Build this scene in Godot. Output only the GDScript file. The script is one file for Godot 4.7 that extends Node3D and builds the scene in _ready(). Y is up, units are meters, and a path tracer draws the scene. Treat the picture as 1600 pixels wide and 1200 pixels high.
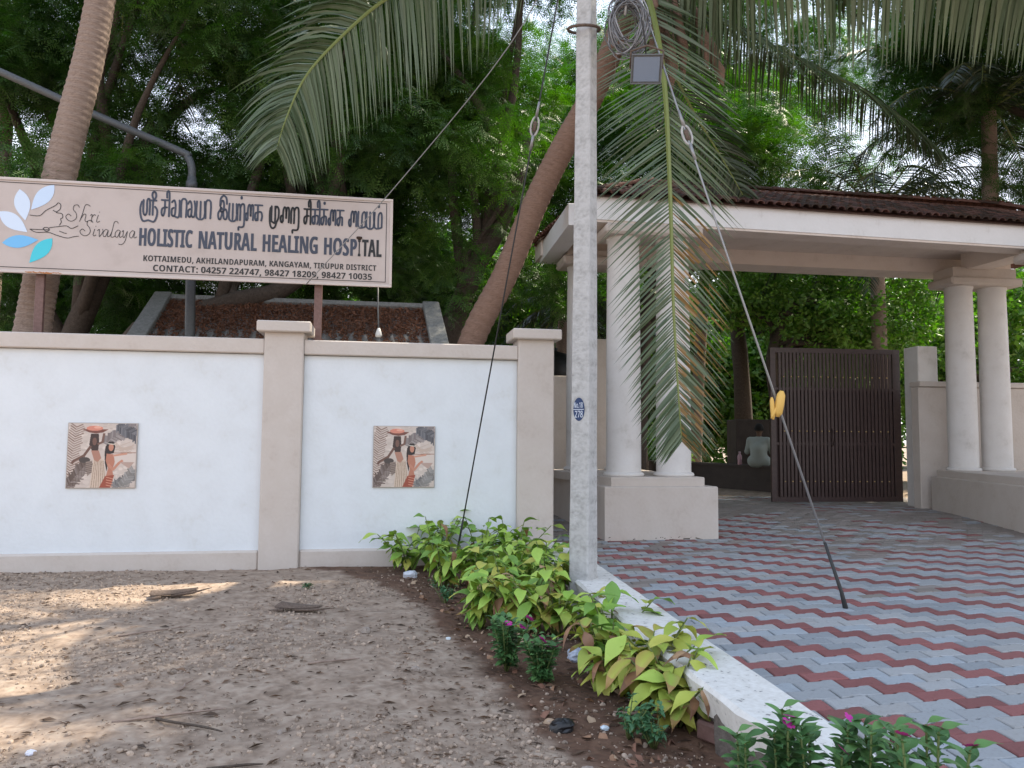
extends Node3D
# Entrance of a hospital compound: white boundary wall, sign board, columned gateway, paved drive.
# V(x, y, depth): metres, depth runs away from the camera.

const ALPHA := 0.1655          # the wall and gateway run 9.5 degrees off the camera's image plane
var rng := RandomNumberGenerator.new()
var M := {}
var taken := {}

func V(x, y, d) -> Vector3:
	return Vector3(x, y, -d)

# ------------------------------------------------------------------ helpers
func numbered(called: String) -> String:
	if not taken.has(called):
		taken[called] = 0
		return called
	taken[called] += 1
	return "%s_%03d" % [called, taken[called]]

func tag(o, label := "", category := "", group := "", kind := ""):
	if label != "": o.set_meta("label", label)
	if category != "": o.set_meta("category", category)
	if group != "": o.set_meta("group", group)
	if kind != "": o.set_meta("kind", kind)
	return o

func thing(called: String, label: String, category: String, at := Vector3.ZERO, turn := 0.0, group := "") -> Node3D:
	var o := Node3D.new()
	o.name = numbered(called)
	add_child(o)
	o.position = at
	o.rotation.y = turn
	tag(o, label, category, group)
	return o

func part(called: String, mesh: Mesh, m: Material, parent: Node, at := Vector3.ZERO) -> MeshInstance3D:
	var o := MeshInstance3D.new()
	o.mesh = mesh
	if m: o.material_override = m
	o.position = at
	if parent == self:
		o.name = numbered(called)
		add_child(o)
	else:
		o.name = called
		parent.add_child(o, true)
	return o

func st_new(flat := false) -> SurfaceTool:
	var st := SurfaceTool.new()
	st.begin(Mesh.PRIMITIVE_TRIANGLES)
	if flat: st.set_smooth_group(-1)
	return st

func done(st: SurfaceTool) -> ArrayMesh:
	st.generate_normals()
	return st.commit()

# corners counter-clockwise seen from outside
func quad(st: SurfaceTool, a: Vector3, b: Vector3, c: Vector3, d: Vector3):
	for p in [a, c, b, a, d, c]: st.add_vertex(p)

func tri(st: SurfaceTool, a: Vector3, b: Vector3, c: Vector3):
	for p in [a, c, b]: st.add_vertex(p)

# chamfered box, centre c, full size s
func cbox(st: SurfaceTool, c: Vector3, s: Vector3, b := 0.008, basis := Basis()):
	var h := s * 0.5
	b = min(b, min(h.x, min(h.y, h.z)) * 0.6)
	var pt = func(v: Vector3) -> Vector3: return c + basis * v
	for ax in 3:
		for sg in [-1.0, 1.0]:
			var u := (ax + 1) % 3
			var w := (ax + 2) % 3
			var q := []
			for k in [[-1, -1], [1, -1], [1, 1], [-1, 1]]:
				var v := Vector3.ZERO
				v[ax] = sg * h[ax]
				v[u] = k[0] * (h[u] - b)
				v[w] = k[1] * (h[w] - b)
				q.append(pt.call(v))
			if sg > 0: quad(st, q[0], q[1], q[2], q[3])
			else: quad(st, q[3], q[2], q[1], q[0])
	for ax in 3:
		var u := (ax + 1) % 3
		var w := (ax + 2) % 3
		for su in [-1.0, 1.0]:
			for sw in [-1.0, 1.0]:
				var q := []
				for k in [[-1, 0], [1, 0], [1, 1], [-1, 1]]:
					var v := Vector3.ZERO
					v[ax] = k[0] * (h[ax] - b)
					v[u] = su * (h[u] - (b if k[1] == 1 else 0.0))
					v[w] = sw * (h[w] - (0.0 if k[1] == 1 else b))
					q.append(pt.call(v))
				if su * sw > 0: quad(st, q[0], q[1], q[2], q[3])
				else: quad(st, q[3], q[2], q[1], q[0])
	for sx in [-1.0, 1.0]:
		for sy in [-1.0, 1.0]:
			for sz in [-1.0, 1.0]:
				var a = pt.call(Vector3(sx * h.x, sy * (h.y - b), sz * (h.z - b)))
				var e = pt.call(Vector3(sx * (h.x - b), sy * h.y, sz * (h.z - b)))
				var f = pt.call(Vector3(sx * (h.x - b), sy * (h.y - b), sz * h.z))
				if sx * sy * sz > 0: tri(st, a, e, f)
				else: tri(st, a, f, e)

func box_mesh(s: Vector3, b := 0.008) -> ArrayMesh:
	var st := st_new(true)
	cbox(st, Vector3.ZERO, s, b)
	return done(st)

# upright prism over a plan polygon given as [x, depth] pairs, counter-clockwise seen from above
func prism(st: SurfaceTool, poly: Array, y0: float, y1: float, bev := 0.01):
	var n := poly.size()
	var mid := Vector2.ZERO
	for p in poly: mid += Vector2(p[0], p[1])
	mid /= n
	var top := []
	var rim := []
	var low := []
	for p in poly:
		var q := Vector2(p[0], p[1])
		var i := q + (mid - q).normalized() * bev * 1.3
		top.append(V(i.x, y1, i.y))
		rim.append(V(q.x, y1 - bev, q.y))
		low.append(V(q.x, y0, q.y))
	var ct := V(mid.x, y1, mid.y)
	var cb := V(mid.x, y0, mid.y)
	for k in n:
		var j := (k + 1) % n
		tri(st, ct, top[k], top[j])
		quad(st, top[k], rim[k], rim[j], top[j])
		quad(st, rim[k], low[k], low[j], rim[j])
		tri(st, cb, low[j], low[k])

# swept tube with a radius per point
func tube(st: SurfaceTool, pts: Array, radii, sides := 8, cap := true):
	var n := pts.size()
	var side := Vector3.ZERO
	var rings := []
	for i in n:
		var t: Vector3 = (pts[min(i + 1, n - 1)] - pts[max(i - 1, 0)]).normalized()
		if side == Vector3.ZERO:
			side = t.cross(Vector3.UP if abs(t.y) < 0.9 else Vector3.RIGHT).normalized()
		side = (side - t * side.dot(t)).normalized()
		var up := t.cross(side)
		var r: float = radii[i] if radii is Array else radii
		var ring := []
		for k in sides:
			var a := TAU * k / sides
			ring.append(pts[i] + (side * cos(a) + up * sin(a)) * r)
		rings.append(ring)
	for i in n - 1:
		for k in sides:
			var j := (k + 1) % sides
			quad(st, rings[i][k], rings[i][j], rings[i + 1][j], rings[i + 1][k])
	if cap:
		for k in sides:
			var j := (k + 1) % sides
			tri(st, pts[0], rings[0][j], rings[0][k])
			tri(st, pts[n - 1], rings[n - 1][k], rings[n - 1][j])

func tube_mesh(pts: Array, radii, sides := 8) -> ArrayMesh:
	var st := st_new()
	tube(st, pts, radii, sides)
	return done(st)

# surface of revolution round y; profile = [r, y] pairs going up
func lathe(profile: Array, sides := 24, flat := false) -> ArrayMesh:
	var st := st_new(flat)
	for i in profile.size() - 1:
		for k in sides:
			var a := TAU * k / sides
			var b := TAU * (k + 1) / sides
			var p = profile[i]
			var q = profile[i + 1]
			quad(st, Vector3(p[0] * cos(b), p[1], p[0] * sin(b)), Vector3(p[0] * cos(a), p[1], p[0] * sin(a)), Vector3(q[0] * cos(a), q[1], q[0] * sin(a)), Vector3(q[0] * cos(b), q[1], q[0] * sin(b)))
	return done(st)

func smooth_path(pts: Array, per := 6) -> Array:
	var out := []
	var n := pts.size()
	for i in n - 1:
		for k in per:
			var t := float(k) / per
			out.append(pts[i].cubic_interpolate(pts[i + 1], pts[max(i - 1, 0)], pts[min(i + 2, n - 1)], t))
	out.append(pts[n - 1])
	return out

func multi(called: String, mesh: Mesh, m: Material, xf: Array, cols: Array, parent: Node) -> MultiMeshInstance3D:
	var mm := MultiMesh.new()
	mm.transform_format = MultiMesh.TRANSFORM_3D
	mm.use_colors = cols.size() > 0
	mm.mesh = mesh
	mm.instance_count = xf.size()
	for i in xf.size():
		mm.set_instance_transform(i, xf[i])
		if cols.size() > 0: mm.set_instance_color(i, cols[i])
	var o := MultiMeshInstance3D.new()
	o.multimesh = mm
	o.material_override = m
	if parent == self:
		o.name = numbered(called)
		add_child(o)
	else:
		o.name = called
		parent.add_child(o, true)
	return o

func rnd(a: float, b: float) -> float:
	return rng.randf_range(a, b)

func rdir() -> Vector3:
	var y := rnd(-1, 1)
	var a := rnd(0, TAU)
	return Vector3(sqrt(1 - y * y) * cos(a), y, sqrt(1 - y * y) * sin(a))

# ------------------------------------------------------------------ materials
func lin(r: float, g: float, b: float) -> Color:
	return Color(r, g, b).linear_to_srgb()

func noise_bytes(seed_: int, freq: float, octaves: int, size := 512, kind := FastNoiseLite.TYPE_SIMPLEX_SMOOTH) -> PackedByteArray:
	var n := FastNoiseLite.new()
	n.seed = seed_
	n.noise_type = kind
	n.frequency = freq
	n.fractal_octaves = octaves
	var im := n.get_seamless_image(size, size, false, false, 0.15)
	im.convert(Image.FORMAT_L8)
	return im.get_data()

# colour stops: [[value, Color linear], ...] applied to coarse noise with fine noise mixed in
func ramp_tex(a: PackedByteArray, b: PackedByteArray, mixw: float, stops: Array, size := 512) -> ImageTexture:
	var lut := []
	for i in 256:
		var v := i / 255.0
		var c: Color = stops[0][1]
		for k in stops.size() - 1:
			if v >= stops[k][0]:
				var t = clamp((v - stops[k][0]) / max(stops[k + 1][0] - stops[k][0], 0.001), 0.0, 1.0)
				c = stops[k][1].lerp(stops[k + 1][1], t)
		lut.append(c.linear_to_srgb())
	var out := PackedByteArray()
	out.resize(size * size * 3)
	for i in size * size:
		var v := int(a[i] * (1.0 - mixw) + b[i] * mixw)
		var c: Color = lut[v]
		out[i * 3] = c.r8
		out[i * 3 + 1] = c.g8
		out[i * 3 + 2] = c.b8
	return ImageTexture.create_from_image(Image.create_from_data(size, size, false, Image.FORMAT_RGB8, out))

func bump_tex(a: PackedByteArray, strength: float, size := 512) -> ImageTexture:
	var im := Image.create_from_data(size, size, false, Image.FORMAT_L8, a)
	im.convert(Image.FORMAT_RGBA8)
	im.bump_map_to_normal_map(strength)
	return ImageTexture.create_from_image(im)

func tri_mat(tex, nrm, scale: float, rough: float, nscale := 1.0, world := true) -> StandardMaterial3D:
	var m := StandardMaterial3D.new()
	if tex: m.albedo_texture = tex
	m.uv1_triplanar = true
	m.uv1_world_triplanar = world
	m.uv1_scale = Vector3.ONE * scale
	m.roughness = rough
	if nrm:
		m.normal_enabled = true
		m.normal_texture = nrm
		m.normal_scale = nscale
	return m

func plain(c: Color, rough := 0.7, metal := 0.0) -> StandardMaterial3D:
	var m := StandardMaterial3D.new()
	m.albedo_color = c
	m.roughness = rough
	m.metallic = metal
	return m

func leaf_mat(rough := 0.5, back := 0.5) -> StandardMaterial3D:
	var m := StandardMaterial3D.new()
	m.vertex_color_use_as_albedo = true
	m.roughness = rough
	m.cull_mode = BaseMaterial3D.CULL_DISABLED
	m.backlight_enabled = true
	m.backlight = Color(back * 0.75, back, back * 0.25)
	return m

func tint(m: StandardMaterial3D, c: Color) -> StandardMaterial3D:
	var k: StandardMaterial3D = m.duplicate()
	k.albedo_color = c
	return k

func make_materials():
	var fine := noise_bytes(3, 0.06, 4)
	var coarse := noise_bytes(7, 0.008, 5)
	var mid := noise_bytes(11, 0.02, 4)
	var cell := noise_bytes(5, 0.05, 2, 512, FastNoiseLite.TYPE_CELLULAR)
	var n_fine := bump_tex(fine, 2.0)
	var n_mid := bump_tex(mid, 3.0)
	var n_cell := bump_tex(cell, 3.0)
	M.white_wall = tri_mat(ramp_tex(coarse, fine, 0.25, [[0.0, Color(.60, .615, .60)], [0.3, Color(.665, .695, .715)], [0.6, Color(.69, .725, .75)], [1.0, Color(.715, .75, .775)]]), n_fine, 0.55, 0.85, 0.25)
	M.cream = tri_mat(ramp_tex(coarse, fine, 0.3, [[0.0, Color(.46, .395, .345)], [0.35, Color(.53, .47, .42)], [0.7, Color(.555, .497, .45)], [1.0, Color(.585, .53, .485)]]), n_fine, 0.6, 0.85, 0.3)
	M.soffit = tri_mat(ramp_tex(coarse, fine, 0.3, [[0.0, Color(.56, .48, .42)], [0.4, Color(.67, .59, .53)], [1.0, Color(.72, .64, .58)]]), n_fine, 0.6, 0.85, 0.3)  # cream made paler to carry light bounced up under the roof
	M.column = tri_mat(ramp_tex(coarse, fine, 0.25, [[0.0, Color(.52, .49, .45)], [0.35, Color(.66, .63, .60)], [1.0, Color(.72, .70, .68)]]), n_fine, 0.7, 0.8, 0.2)
	M.fascia = tri_mat(ramp_tex(coarse, fine, 0.3, [[0.0, Color(.52, .50, .48)], [0.3, Color(.74, .74, .74)], [1.0, Color(.80, .80, .81)]]), n_fine, 0.6, 0.8, 0.2)
	M.kerb = tri_mat(ramp_tex(mid, fine, 0.45, [[0.0, Color(.15, .145, .14)], [0.25, Color(.27, .26, .25)], [0.28, Color(.62, .595, .55)], [0.6, Color(.70, .68, .64)], [1.0, Color(.77, .755, .725)]]), n_fine, 1.1, 0.85, 0.5)
	M.rubble = tri_mat(ramp_tex(mid, fine, 0.5, [[0.0, Color(.05, .042, .035)], [0.5, Color(.12, .10, .085)], [1.0, Color(.22, .19, .16)]]), n_mid, 2.5, 0.95, 1.2)
	M.dirt = tri_mat(ramp_tex(mid, fine, 0.5, [[0.0, Color(.11, .072, .048)], [0.35, Color(.25, .18, .13)], [0.6, Color(.345, .262, .198)], [1.0, Color(.47, .38, .30)]]), n_fine, 0.45, 0.95, 1.0)
	M.dirt.vertex_color_use_as_albedo = true
	M.concrete = tri_mat(ramp_tex(mid, fine, 0.5, [[0.0, Color(.17, .17, .165)], [0.3, Color(.33, .325, .315)], [0.5, Color(.44, .435, .425)], [1.0, Color(.56, .56, .555)]]), n_fine, 0.9, 0.9, 0.7)
	M.old_concrete = tri_mat(ramp_tex(mid, fine, 0.5, [[0.0, Color(.05, .05, .045)], [0.4, Color(.19, .19, .18)], [1.0, Color(.34, .34, .32)]]), n_fine, 1.3, 0.95, 0.8)
	M.paver = tri_mat(ramp_tex(mid, fine, 0.6, [[0.0, Color(.66, .63, .58)], [0.4, Color(.92, .92, .91)], [1.0, Color(1, 1, 1)]]), n_fine, 1.7, 0.8, 0.6)
	M.paver.vertex_color_use_as_albedo = true
	M.joint = tri_mat(ramp_tex(mid, fine, 0.5, [[0.0, Color(.05, .045, .04)], [1.0, Color(.17, .15, .13)]]), n_fine, 3.0, 0.95, 0.8)
	M.tile = tri_mat(ramp_tex(mid, fine, 0.5, [[0.0, Color(.045, .026, .02)], [0.4, Color(.13, .062, .045)], [0.7, Color(.19, .088, .062)], [1.0, Color(.26, .16, .12)]]), n_fine, 1.3, 0.85, 0.6)
	M.bark_palm = tri_mat(ramp_tex(mid, fine, 0.5, [[0.0, Color(.08, .054, .042)], [0.4, Color(.245, .178, .142)], [0.75, Color(.345, .262, .215)], [1.0, Color(.46, .37, .31)]]), n_fine, 1.2, 0.95, 1.0, false)
	M.bark_palm_red = tri_mat(ramp_tex(mid, fine, 0.5, [[0.0, Color(.06, .036, .026)], [0.4, Color(.19, .115, .082)], [0.75, Color(.27, .17, .125)], [1.0, Color(.36, .25, .19)]]), n_fine, 1.2, 0.95, 1.0, false)
	M.bark_palm.uv1_scale = Vector3(1.0, 4.5, 1.0)
	M.bark_palm_red.uv1_scale = Vector3(1.0, 4.5, 1.0)
	M.bark = tri_mat(ramp_tex(mid, fine, 0.5, [[0.0, Color(.02, .015, .012)], [0.5, Color(.075, .055, .042)], [1.0, Color(.14, .11, .085)]]), n_cell, 1.5, 0.95, 1.2, false)
	M.asbestos = tri_mat(ramp_tex(mid, fine, 0.5, [[0.0, Color(.08, .075, .07)], [0.5, Color(.22, .21, .195)], [1.0, Color(.34, .33, .31)]]), n_fine, 1.4, 0.95, 0.6)
	M.sign = tri_mat(ramp_tex(coarse, fine, 0.12, [[0.0, Color(.43, .36, .325)], [0.4, Color(.50, .425, .39)], [1.0, Color(.53, .455, .42)]]), null, 0.6, 0.45)
	M.gate = tri_mat(ramp_tex(mid, fine, 0.5, [[0.0, Color(.03, .018, .017)], [0.5, Color(.06, .036, .034)], [1.0, Color(.085, .056, .05)]]), null, 1.0, 0.4)
	M.rusty = tri_mat(ramp_tex(mid, fine, 0.4, [[0.0, Color(.10, .05, .04)], [0.6, Color(.17, .095, .08)], [1.0, Color(.24, .14, .12)]]), null, 2.0, 0.6)
	M.pipe = tri_mat(ramp_tex(mid, fine, 0.5, [[0.0, Color(.055, .06, .065)], [1.0, Color(.12, .13, .14)]]), null, 2.0, 0.5)
	M.dark_brown = tri_mat(ramp_tex(coarse, fine, 0.4, [[0.0, Color(.035, .026, .022)], [1.0, Color(.08, .06, .05)]]), n_fine, 0.8, 0.8, 0.3)
	M.stone = tri_mat(ramp_tex(mid, fine, 0.5, [[0.0, Color(.14, .11, .09)], [0.5, Color(.30, .245, .205)], [1.0, Color(.46, .41, .36)]]), n_fine, 6.0, 0.95, 0.8)
	M.husk = tri_mat(ramp_tex(mid, fine, 0.5, [[0.0, Color(.03, .02, .016)], [0.5, Color(.12, .085, .065)], [1.0, Color(.24, .185, .15)]]), n_fine, 4.0, 0.95, 1.0)
	M.leaf = leaf_mat(0.5, 0.9)
	M.leaf_soft = leaf_mat(0.55, 0.35)
	M.palm = leaf_mat(0.42, 0.35)
	M.dry = leaf_mat(0.8, 0.2)
	M.wire = plain(lin(.30, .30, .30), 0.5, 0.6)
	M.wire_dark = plain(lin(.025, .025, .025), 0.6)
	M.stem = plain(lin(.13, .17, .05), 0.7)
	M.rust_spot = plain(lin(.42, .16, .05), .8)
	M.ink = plain(lin(.045, .055, .085), 0.5)
	M.black_ink = plain(lin(.012, .012, .014), 0.5)
	M.brass = plain(lin(.62, .45, .2), 0.35, 0.7)

# ------------------------------------------------------------------ vegetation
func leaflet(st: SurfaceTool, p: Vector3, along: Vector3, across: Vector3, l: float, w: float, col: Color):
	st.set_color(col)
	var a := p
	var b := p + along * l * 0.45 + across * w * 0.5
	var c := p + along * l
	var d := p + along * l * 0.45 - across * w * 0.5
	tri(st, a, b, c)
	tri(st, a, c, d)

# a neem twig: a short stem with feathery compound leaves
func neem_twig(seed_: int) -> ArrayMesh:
	rng.seed = seed_
	var st := st_new(true)
	for k in 8:
		var a := TAU * k / 8.0 + rnd(-.3, .3)
		var base := Vector3(0, 0.03 * k, 0)
		var dir := Vector3(cos(a), rnd(-.25, .45), sin(a)).normalized()
		var p := base
		var L := rnd(.26, .36)
		var nseg := 8
		for s in nseg:
			var t := float(s) / nseg
			var d := (dir + Vector3.DOWN * t * 0.9).normalized()
			var nx := p + d * L / nseg
			var across := d.cross(Vector3.UP).normalized()
			var v := rnd(.85, 1.15)
			var col := Color(v, v, v)
			for sg in [-1.0, 1.0]:
				leaflet(st, p, (across * sg * 0.9 + d * 0.55 + Vector3.DOWN * 0.2).normalized(), d, rnd(.055, .08) * (1.0 - .35 * t), .02, col)
			p = nx
	return done(st)

# a broad-leaf twig
func broad_twig(seed_: int, l := 0.13, w := 0.075, n := 18) -> ArrayMesh:
	rng.seed = seed_
	var st := st_new(true)
	for k in n:
		var a := rnd(0, TAU)
		var p := Vector3(cos(a), rnd(-.6, .6), sin(a)) * rnd(.05, .26)
		var dir := Vector3(cos(a), rnd(-.9, .4), sin(a)).normalized()
		var ac := dir.cross(rdir()).normalized()
		var v := rnd(.8, 1.2)
		leaflet(st, p, dir, ac, l * rnd(.7, 1.2), w * rnd(.8, 1.2), Color(v, v, v))
	return done(st)

func crown_points(clumps: Array, per_m3: float, size: float, cols: Array, xf: Array, out: Array):
	for c in clumps:
		var r: Vector3 = c[1]
		var n := int(per_m3 * r.x * r.y * r.z * 4.19)
		for i in n:
			var q := rdir() * pow(rng.randf(), 0.45)
			var p: Vector3 = c[0] + Vector3(q.x * r.x, q.y * r.y, q.z * r.z)
			if p.y < 0.25: continue
			var b := Basis(Vector3.UP, rnd(0, TAU)) * Basis(Vector3.RIGHT, rnd(-.9, .9)) * Basis(Vector3.FORWARD, rnd(-.7, .7))
			xf.append(Transform3D(b.scaled(Vector3.ONE * size * rnd(.75, 1.25)), p))
			var k: Color = cols[rng.randi() % cols.size()]
			var v := rnd(.75, 1.25)
			out.append(Color(k.r * v, k.g * v, k.b * v))

# tree with a trunk path, limbs to its clumps and a crown of twigs
func tree(called: String, label: String, trunk: Array, r0: float, clumps: Array, twig: Mesh, dens: float, size: float, cols: Array, group := "", limbs := true):
	var o := thing(called, label, "tree", trunk[0], 0.0, group)
	var base: Vector3 = trunk[0]
	var st := st_new()
	var path := []
	for p in smooth_path(trunk, 5): path.append(p - base)
	var rad := []
	for i in path.size(): rad.append(r0 * (1.0 - 0.6 * i / (path.size() - 1)) * rnd(.93, 1.07))
	tube(st, path, rad, 10)
	if limbs:
		var k := 0
		for c in clumps:
			k += 1
			if k % 2 == 0 and clumps.size() > 10: continue
			var s: Vector3 = path[clampi(int(path.size() * rnd(.45, .95)), 1, path.size() - 1)]
			var e: Vector3 = c[0] - base
			var m1 := s.lerp(e, .35) + Vector3(rnd(-.3, .3), rnd(-.1, .4), rnd(-.3, .3))
			var m2 := s.lerp(e, .7) + Vector3(rnd(-.3, .3), rnd(-.1, .3), rnd(-.3, .3))
			var lp := smooth_path([s, m1, m2, e], 3)
			var lr := []
			for i in lp.size(): lr.append(lerp(r0 * .42, .02, float(i) / (lp.size() - 1)))
			tube(st, lp, lr, 6)
	part("trunk", done(st), M.bark, o)
	var xf := []
	var oc := []
	var local := []
	for c in clumps: local.append([c[0] - base, c[1]])
	for c in local:
		pass
	crown_points_local(local, base, dens, size, cols, xf, oc)
	tag(multi("crown", twig, M.leaf, xf, oc, o), "", "", "", "stuff")
	return o

func crown_points_local(clumps: Array, base: Vector3, dens: float, size: float, cols: Array, xf: Array, oc: Array):
	var world := []
	for c in clumps: world.append([c[0] + base, c[1]])
	crown_points(world, dens, size, cols, xf, oc)
	for i in xf.size(): xf[i].origin -= base

func clumps_in(cx: float, cd: float, y0: float, y1: float, rx: float, rd: float, n: int, r := 1.3) -> Array:
	var out := []
	for i in n:
		var q := rdir() * pow(rng.randf(), 0.4)
		out.append([V(cx + q.x * rx, (y0 + y1) * .5 + q.y * (y1 - y0) * .5, cd + q.z * rd), Vector3(r * rnd(.75, 1.25), r * rnd(.55, .85), r * rnd(.75, 1.25))])
	return out

# palm frond along a rachis path; leaflets to both sides
func frond_mesh(rachis: Array, n: int, len_: float, side: Vector3, fwd: float, droop: float, cols: Array, r0 := 0.028, brown := 0.0, fwd2 := -9.0, wd_ := 1.0) -> ArrayMesh:
	if fwd2 < -8: fwd2 = fwd
	var st := st_new(true)
	var path := smooth_path(rachis, 8)
	var rad := []
	for i in path.size(): rad.append(lerp(r0, 0.004, float(i) / (path.size() - 1)))
	st.set_color(Color(.20, .24, .07))
	tube(st, path, rad, 6)
	var total := path.size() - 1
	for i in n:
		var t := (i + 0.5) / n
		var f := t * total
		var k := int(f)
		var p: Vector3 = path[k].lerp(path[min(k + 1, total)], f - k)
		var tg: Vector3 = (path[min(k + 1, total)] - path[max(k - 1, 0)]).normalized()
		var sd := (side - tg * side.dot(tg)).normalized()
		var env = clamp(0.35 + 2.6 * t, 0.0, 1.0) * (1.0 - 0.72 * pow(t, 3.0))
		for sg in [-1.0, 1.0]:
			if rng.randf() < 0.03: continue
			var l: float = len_ * env * rnd(.88, 1.08)
			var w := rnd(.026, .036) * wd_
			var dir: Vector3 = (sd * sg + tg * ((fwd if sg < 0 else fwd2) + t * 0.5) + rdir() * .06).normalized()
			var c: Color = cols[rng.randi() % cols.size()]
			var v := rnd(.8, 1.2)
			c = Color(c.r * v, c.g * v, c.b * v)
			var q := p
			var up := dir.cross(tg).normalized()
			var wid := (tg * 0.8 + up * rnd(-.7, .7)).normalized()
			var segs := 5
			var dr := droop * rnd(.8, 1.25)
			for s in segs:
				var u0 := float(s) / segs
				var u1 := float(s + 1) / segs
				var d2 := (dir + Vector3.DOWN * dr * u1).normalized()
				var q2 := q + d2 * l / segs
				var w0: float = w * (1.0 - pow(u0, 2.2)) * (0.55 + 0.45 * min(1.0, u0 * 4.0))
				var w1: float = w * (1.0 - pow(u1, 2.2))
				var cc := c
				if brown > 0 and sg > 0 and t > .5 and rng.randf() < brown: cc = Color(.26, .15, .05)
				st.set_color(cc)
				var wd := (wid - d2 * wid.dot(d2)).normalized()
				quad(st, q - wd * w0 * .5, q + wd * w0 * .5, q2 + wd * w1 * .5, q2 - wd * w1 * .5)
				q = q2
	return done(st)

func palm_trunk(path: Array, r0: float, r1: float, m: Material, parent: Node):
	var pts := []
	var rad := []
	var base: Vector3 = path[0]
	var fine := smooth_path(path, 34)
	var n := fine.size()
	var ringh := 0.0
	for i in n:
		var p: Vector3 = fine[i] - base
		pts.append(p)
		var t := float(i) / (n - 1)
		ringh = 1.0 - float(i % 4) / 3.0
		rad.append(lerp(r0, r1, t) * (1.0 + 0.055 * ringh + rnd(-.012, .012)))
	var st := st_new()
	tube(st, pts, rad, 16)
	part("trunk", done(st), m, parent)

# a generic palm crown: fronds arching out from a point
func palm_crown(o: Node3D, top: Vector3, n: int, L: float, cols: Array, density := 55):
	for i in n:
		var a := TAU * i / n + rnd(-.25, .25)
		var el := rnd(-.25, 1.0)
		var h := Vector3(cos(a), 0, sin(a))
		var pts := []
		var p := top
		for s in 6:
			pts.append(p)
			var u := s / 5.0
			var e := el - u * rnd(1.1, 1.7)
			p += (h * cos(e) + Vector3.UP * sin(e)) * L / 5.0
		part("frond", frond_mesh(pts, density, L * .22, Vector3.UP.cross(h).normalized(), .5, 1.0, cols), M.palm, o)

# ------------------------------------------------------------------ drive surface height
func rise(d: float) -> float:
	return 0.10 * smoothstep(8.5, 12.5, d)

func kerb_left(d: float) -> float:   # kerb's bed-side edge
	return interp_tab([[1.5, 1.21], [2.3, 1.10], [3.0, 1.02], [3.47, .92], [4.25, .80], [4.9, .70], [5.55, .62], [8.3, .20], [12, -.3]], d)

func kerb_right(d: float) -> float:
	return interp_tab([[1.5, 1.52], [2.3, 1.42], [2.73, 1.34], [3.4, 1.26], [4.5, 1.11], [7.0, .79], [8.9, .50], [12, .12]], d)

func interp_tab(tab: Array, x: float) -> float:
	if x <= tab[0][0]: return tab[0][1]
	for i in tab.size() - 1:
		if x <= tab[i + 1][0]:
			return lerp(float(tab[i][1]), float(tab[i + 1][1]), (x - tab[i][0]) / (tab[i + 1][0] - tab[i][0]))
	return tab[-1][1]

var gn := FastNoiseLite.new()
func dirt_y(x: float, d: float) -> float:
	var y := -0.13 + 0.025 * gn.get_noise_2d(x * 14.0, d * 14.0) + 0.012 * gn.get_noise_2d(x * 70.0 + 50, d * 70.0)
	var k := kerb_left(d) - x
	y -= 0.05 * smoothstep(1.6, 0.5, k) * smoothstep(8.2, 7.0, d)
	return y

# ------------------------------------------------------------------ scene
func _ready():
	# camera
	var cam := Camera3D.new()
	cam.name = "camera"
	add_child(cam)
	cam.position = Vector3(0, 1.22, 0)
	cam.basis = Basis(Vector3.RIGHT, deg_to_rad(4.0)) * Basis(Vector3.BACK, 0.008)
	cam.fov = 53.04
	cam.near = 0.05
	cam.far = 800
	cam.current = true
	# sky, sun, exposure
	var env := Environment.new()
	env.background_mode = Environment.BG_SKY
	var sky := Sky.new()
	var sm := ProceduralSkyMaterial.new()
	sm.sky_top_color = Color(.69, .75, .85)
	sm.sky_horizon_color = Color(.97, .955, .93)
	sm.sky_curve = 0.2
	sm.ground_bottom_color = Color(.30, .27, .24)
	sm.ground_horizon_color = Color(.55, .55, .53)
	sm.energy_multiplier = 1.3
	sky.sky_material = sm
	env.sky = sky
	env.tonemap_mode = Environment.TONE_MAPPER_LINEAR
	env.tonemap_exposure = 1.9
	env.sdfgi_enabled = true
	env.ssao_enabled = true
	env.ssil_enabled = true
	var we := WorldEnvironment.new()
	we.environment = env
	we.name = "world_environment"
	add_child(we)
	var sun := DirectionalLight3D.new()
	sun.name = "sun"
	add_child(sun)
	sun.light_energy = 1.5
	sun.light_color = Color(1, .95, .86)
	sun.light_angular_distance = 0.53
	sun.shadow_enabled = true
	var el := deg_to_rad(54)
	sun.look_at_from_position(Vector3.ZERO, Vector3(-.81 * cos(el), -sin(el), .586 * cos(el)))
	rng.seed = 12
	gn.seed = 4
	gn.frequency = 0.05
	gn.fractal_octaves = 3
	make_materials()
	# setting, then things
	build_ground()
	build_wall()
	build_gateway()
	build_gate()
	build_sign()
	build_shed()
	build_pole()
	build_palms()
	build_trees()
	build_bed()
	build_debris()

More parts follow.
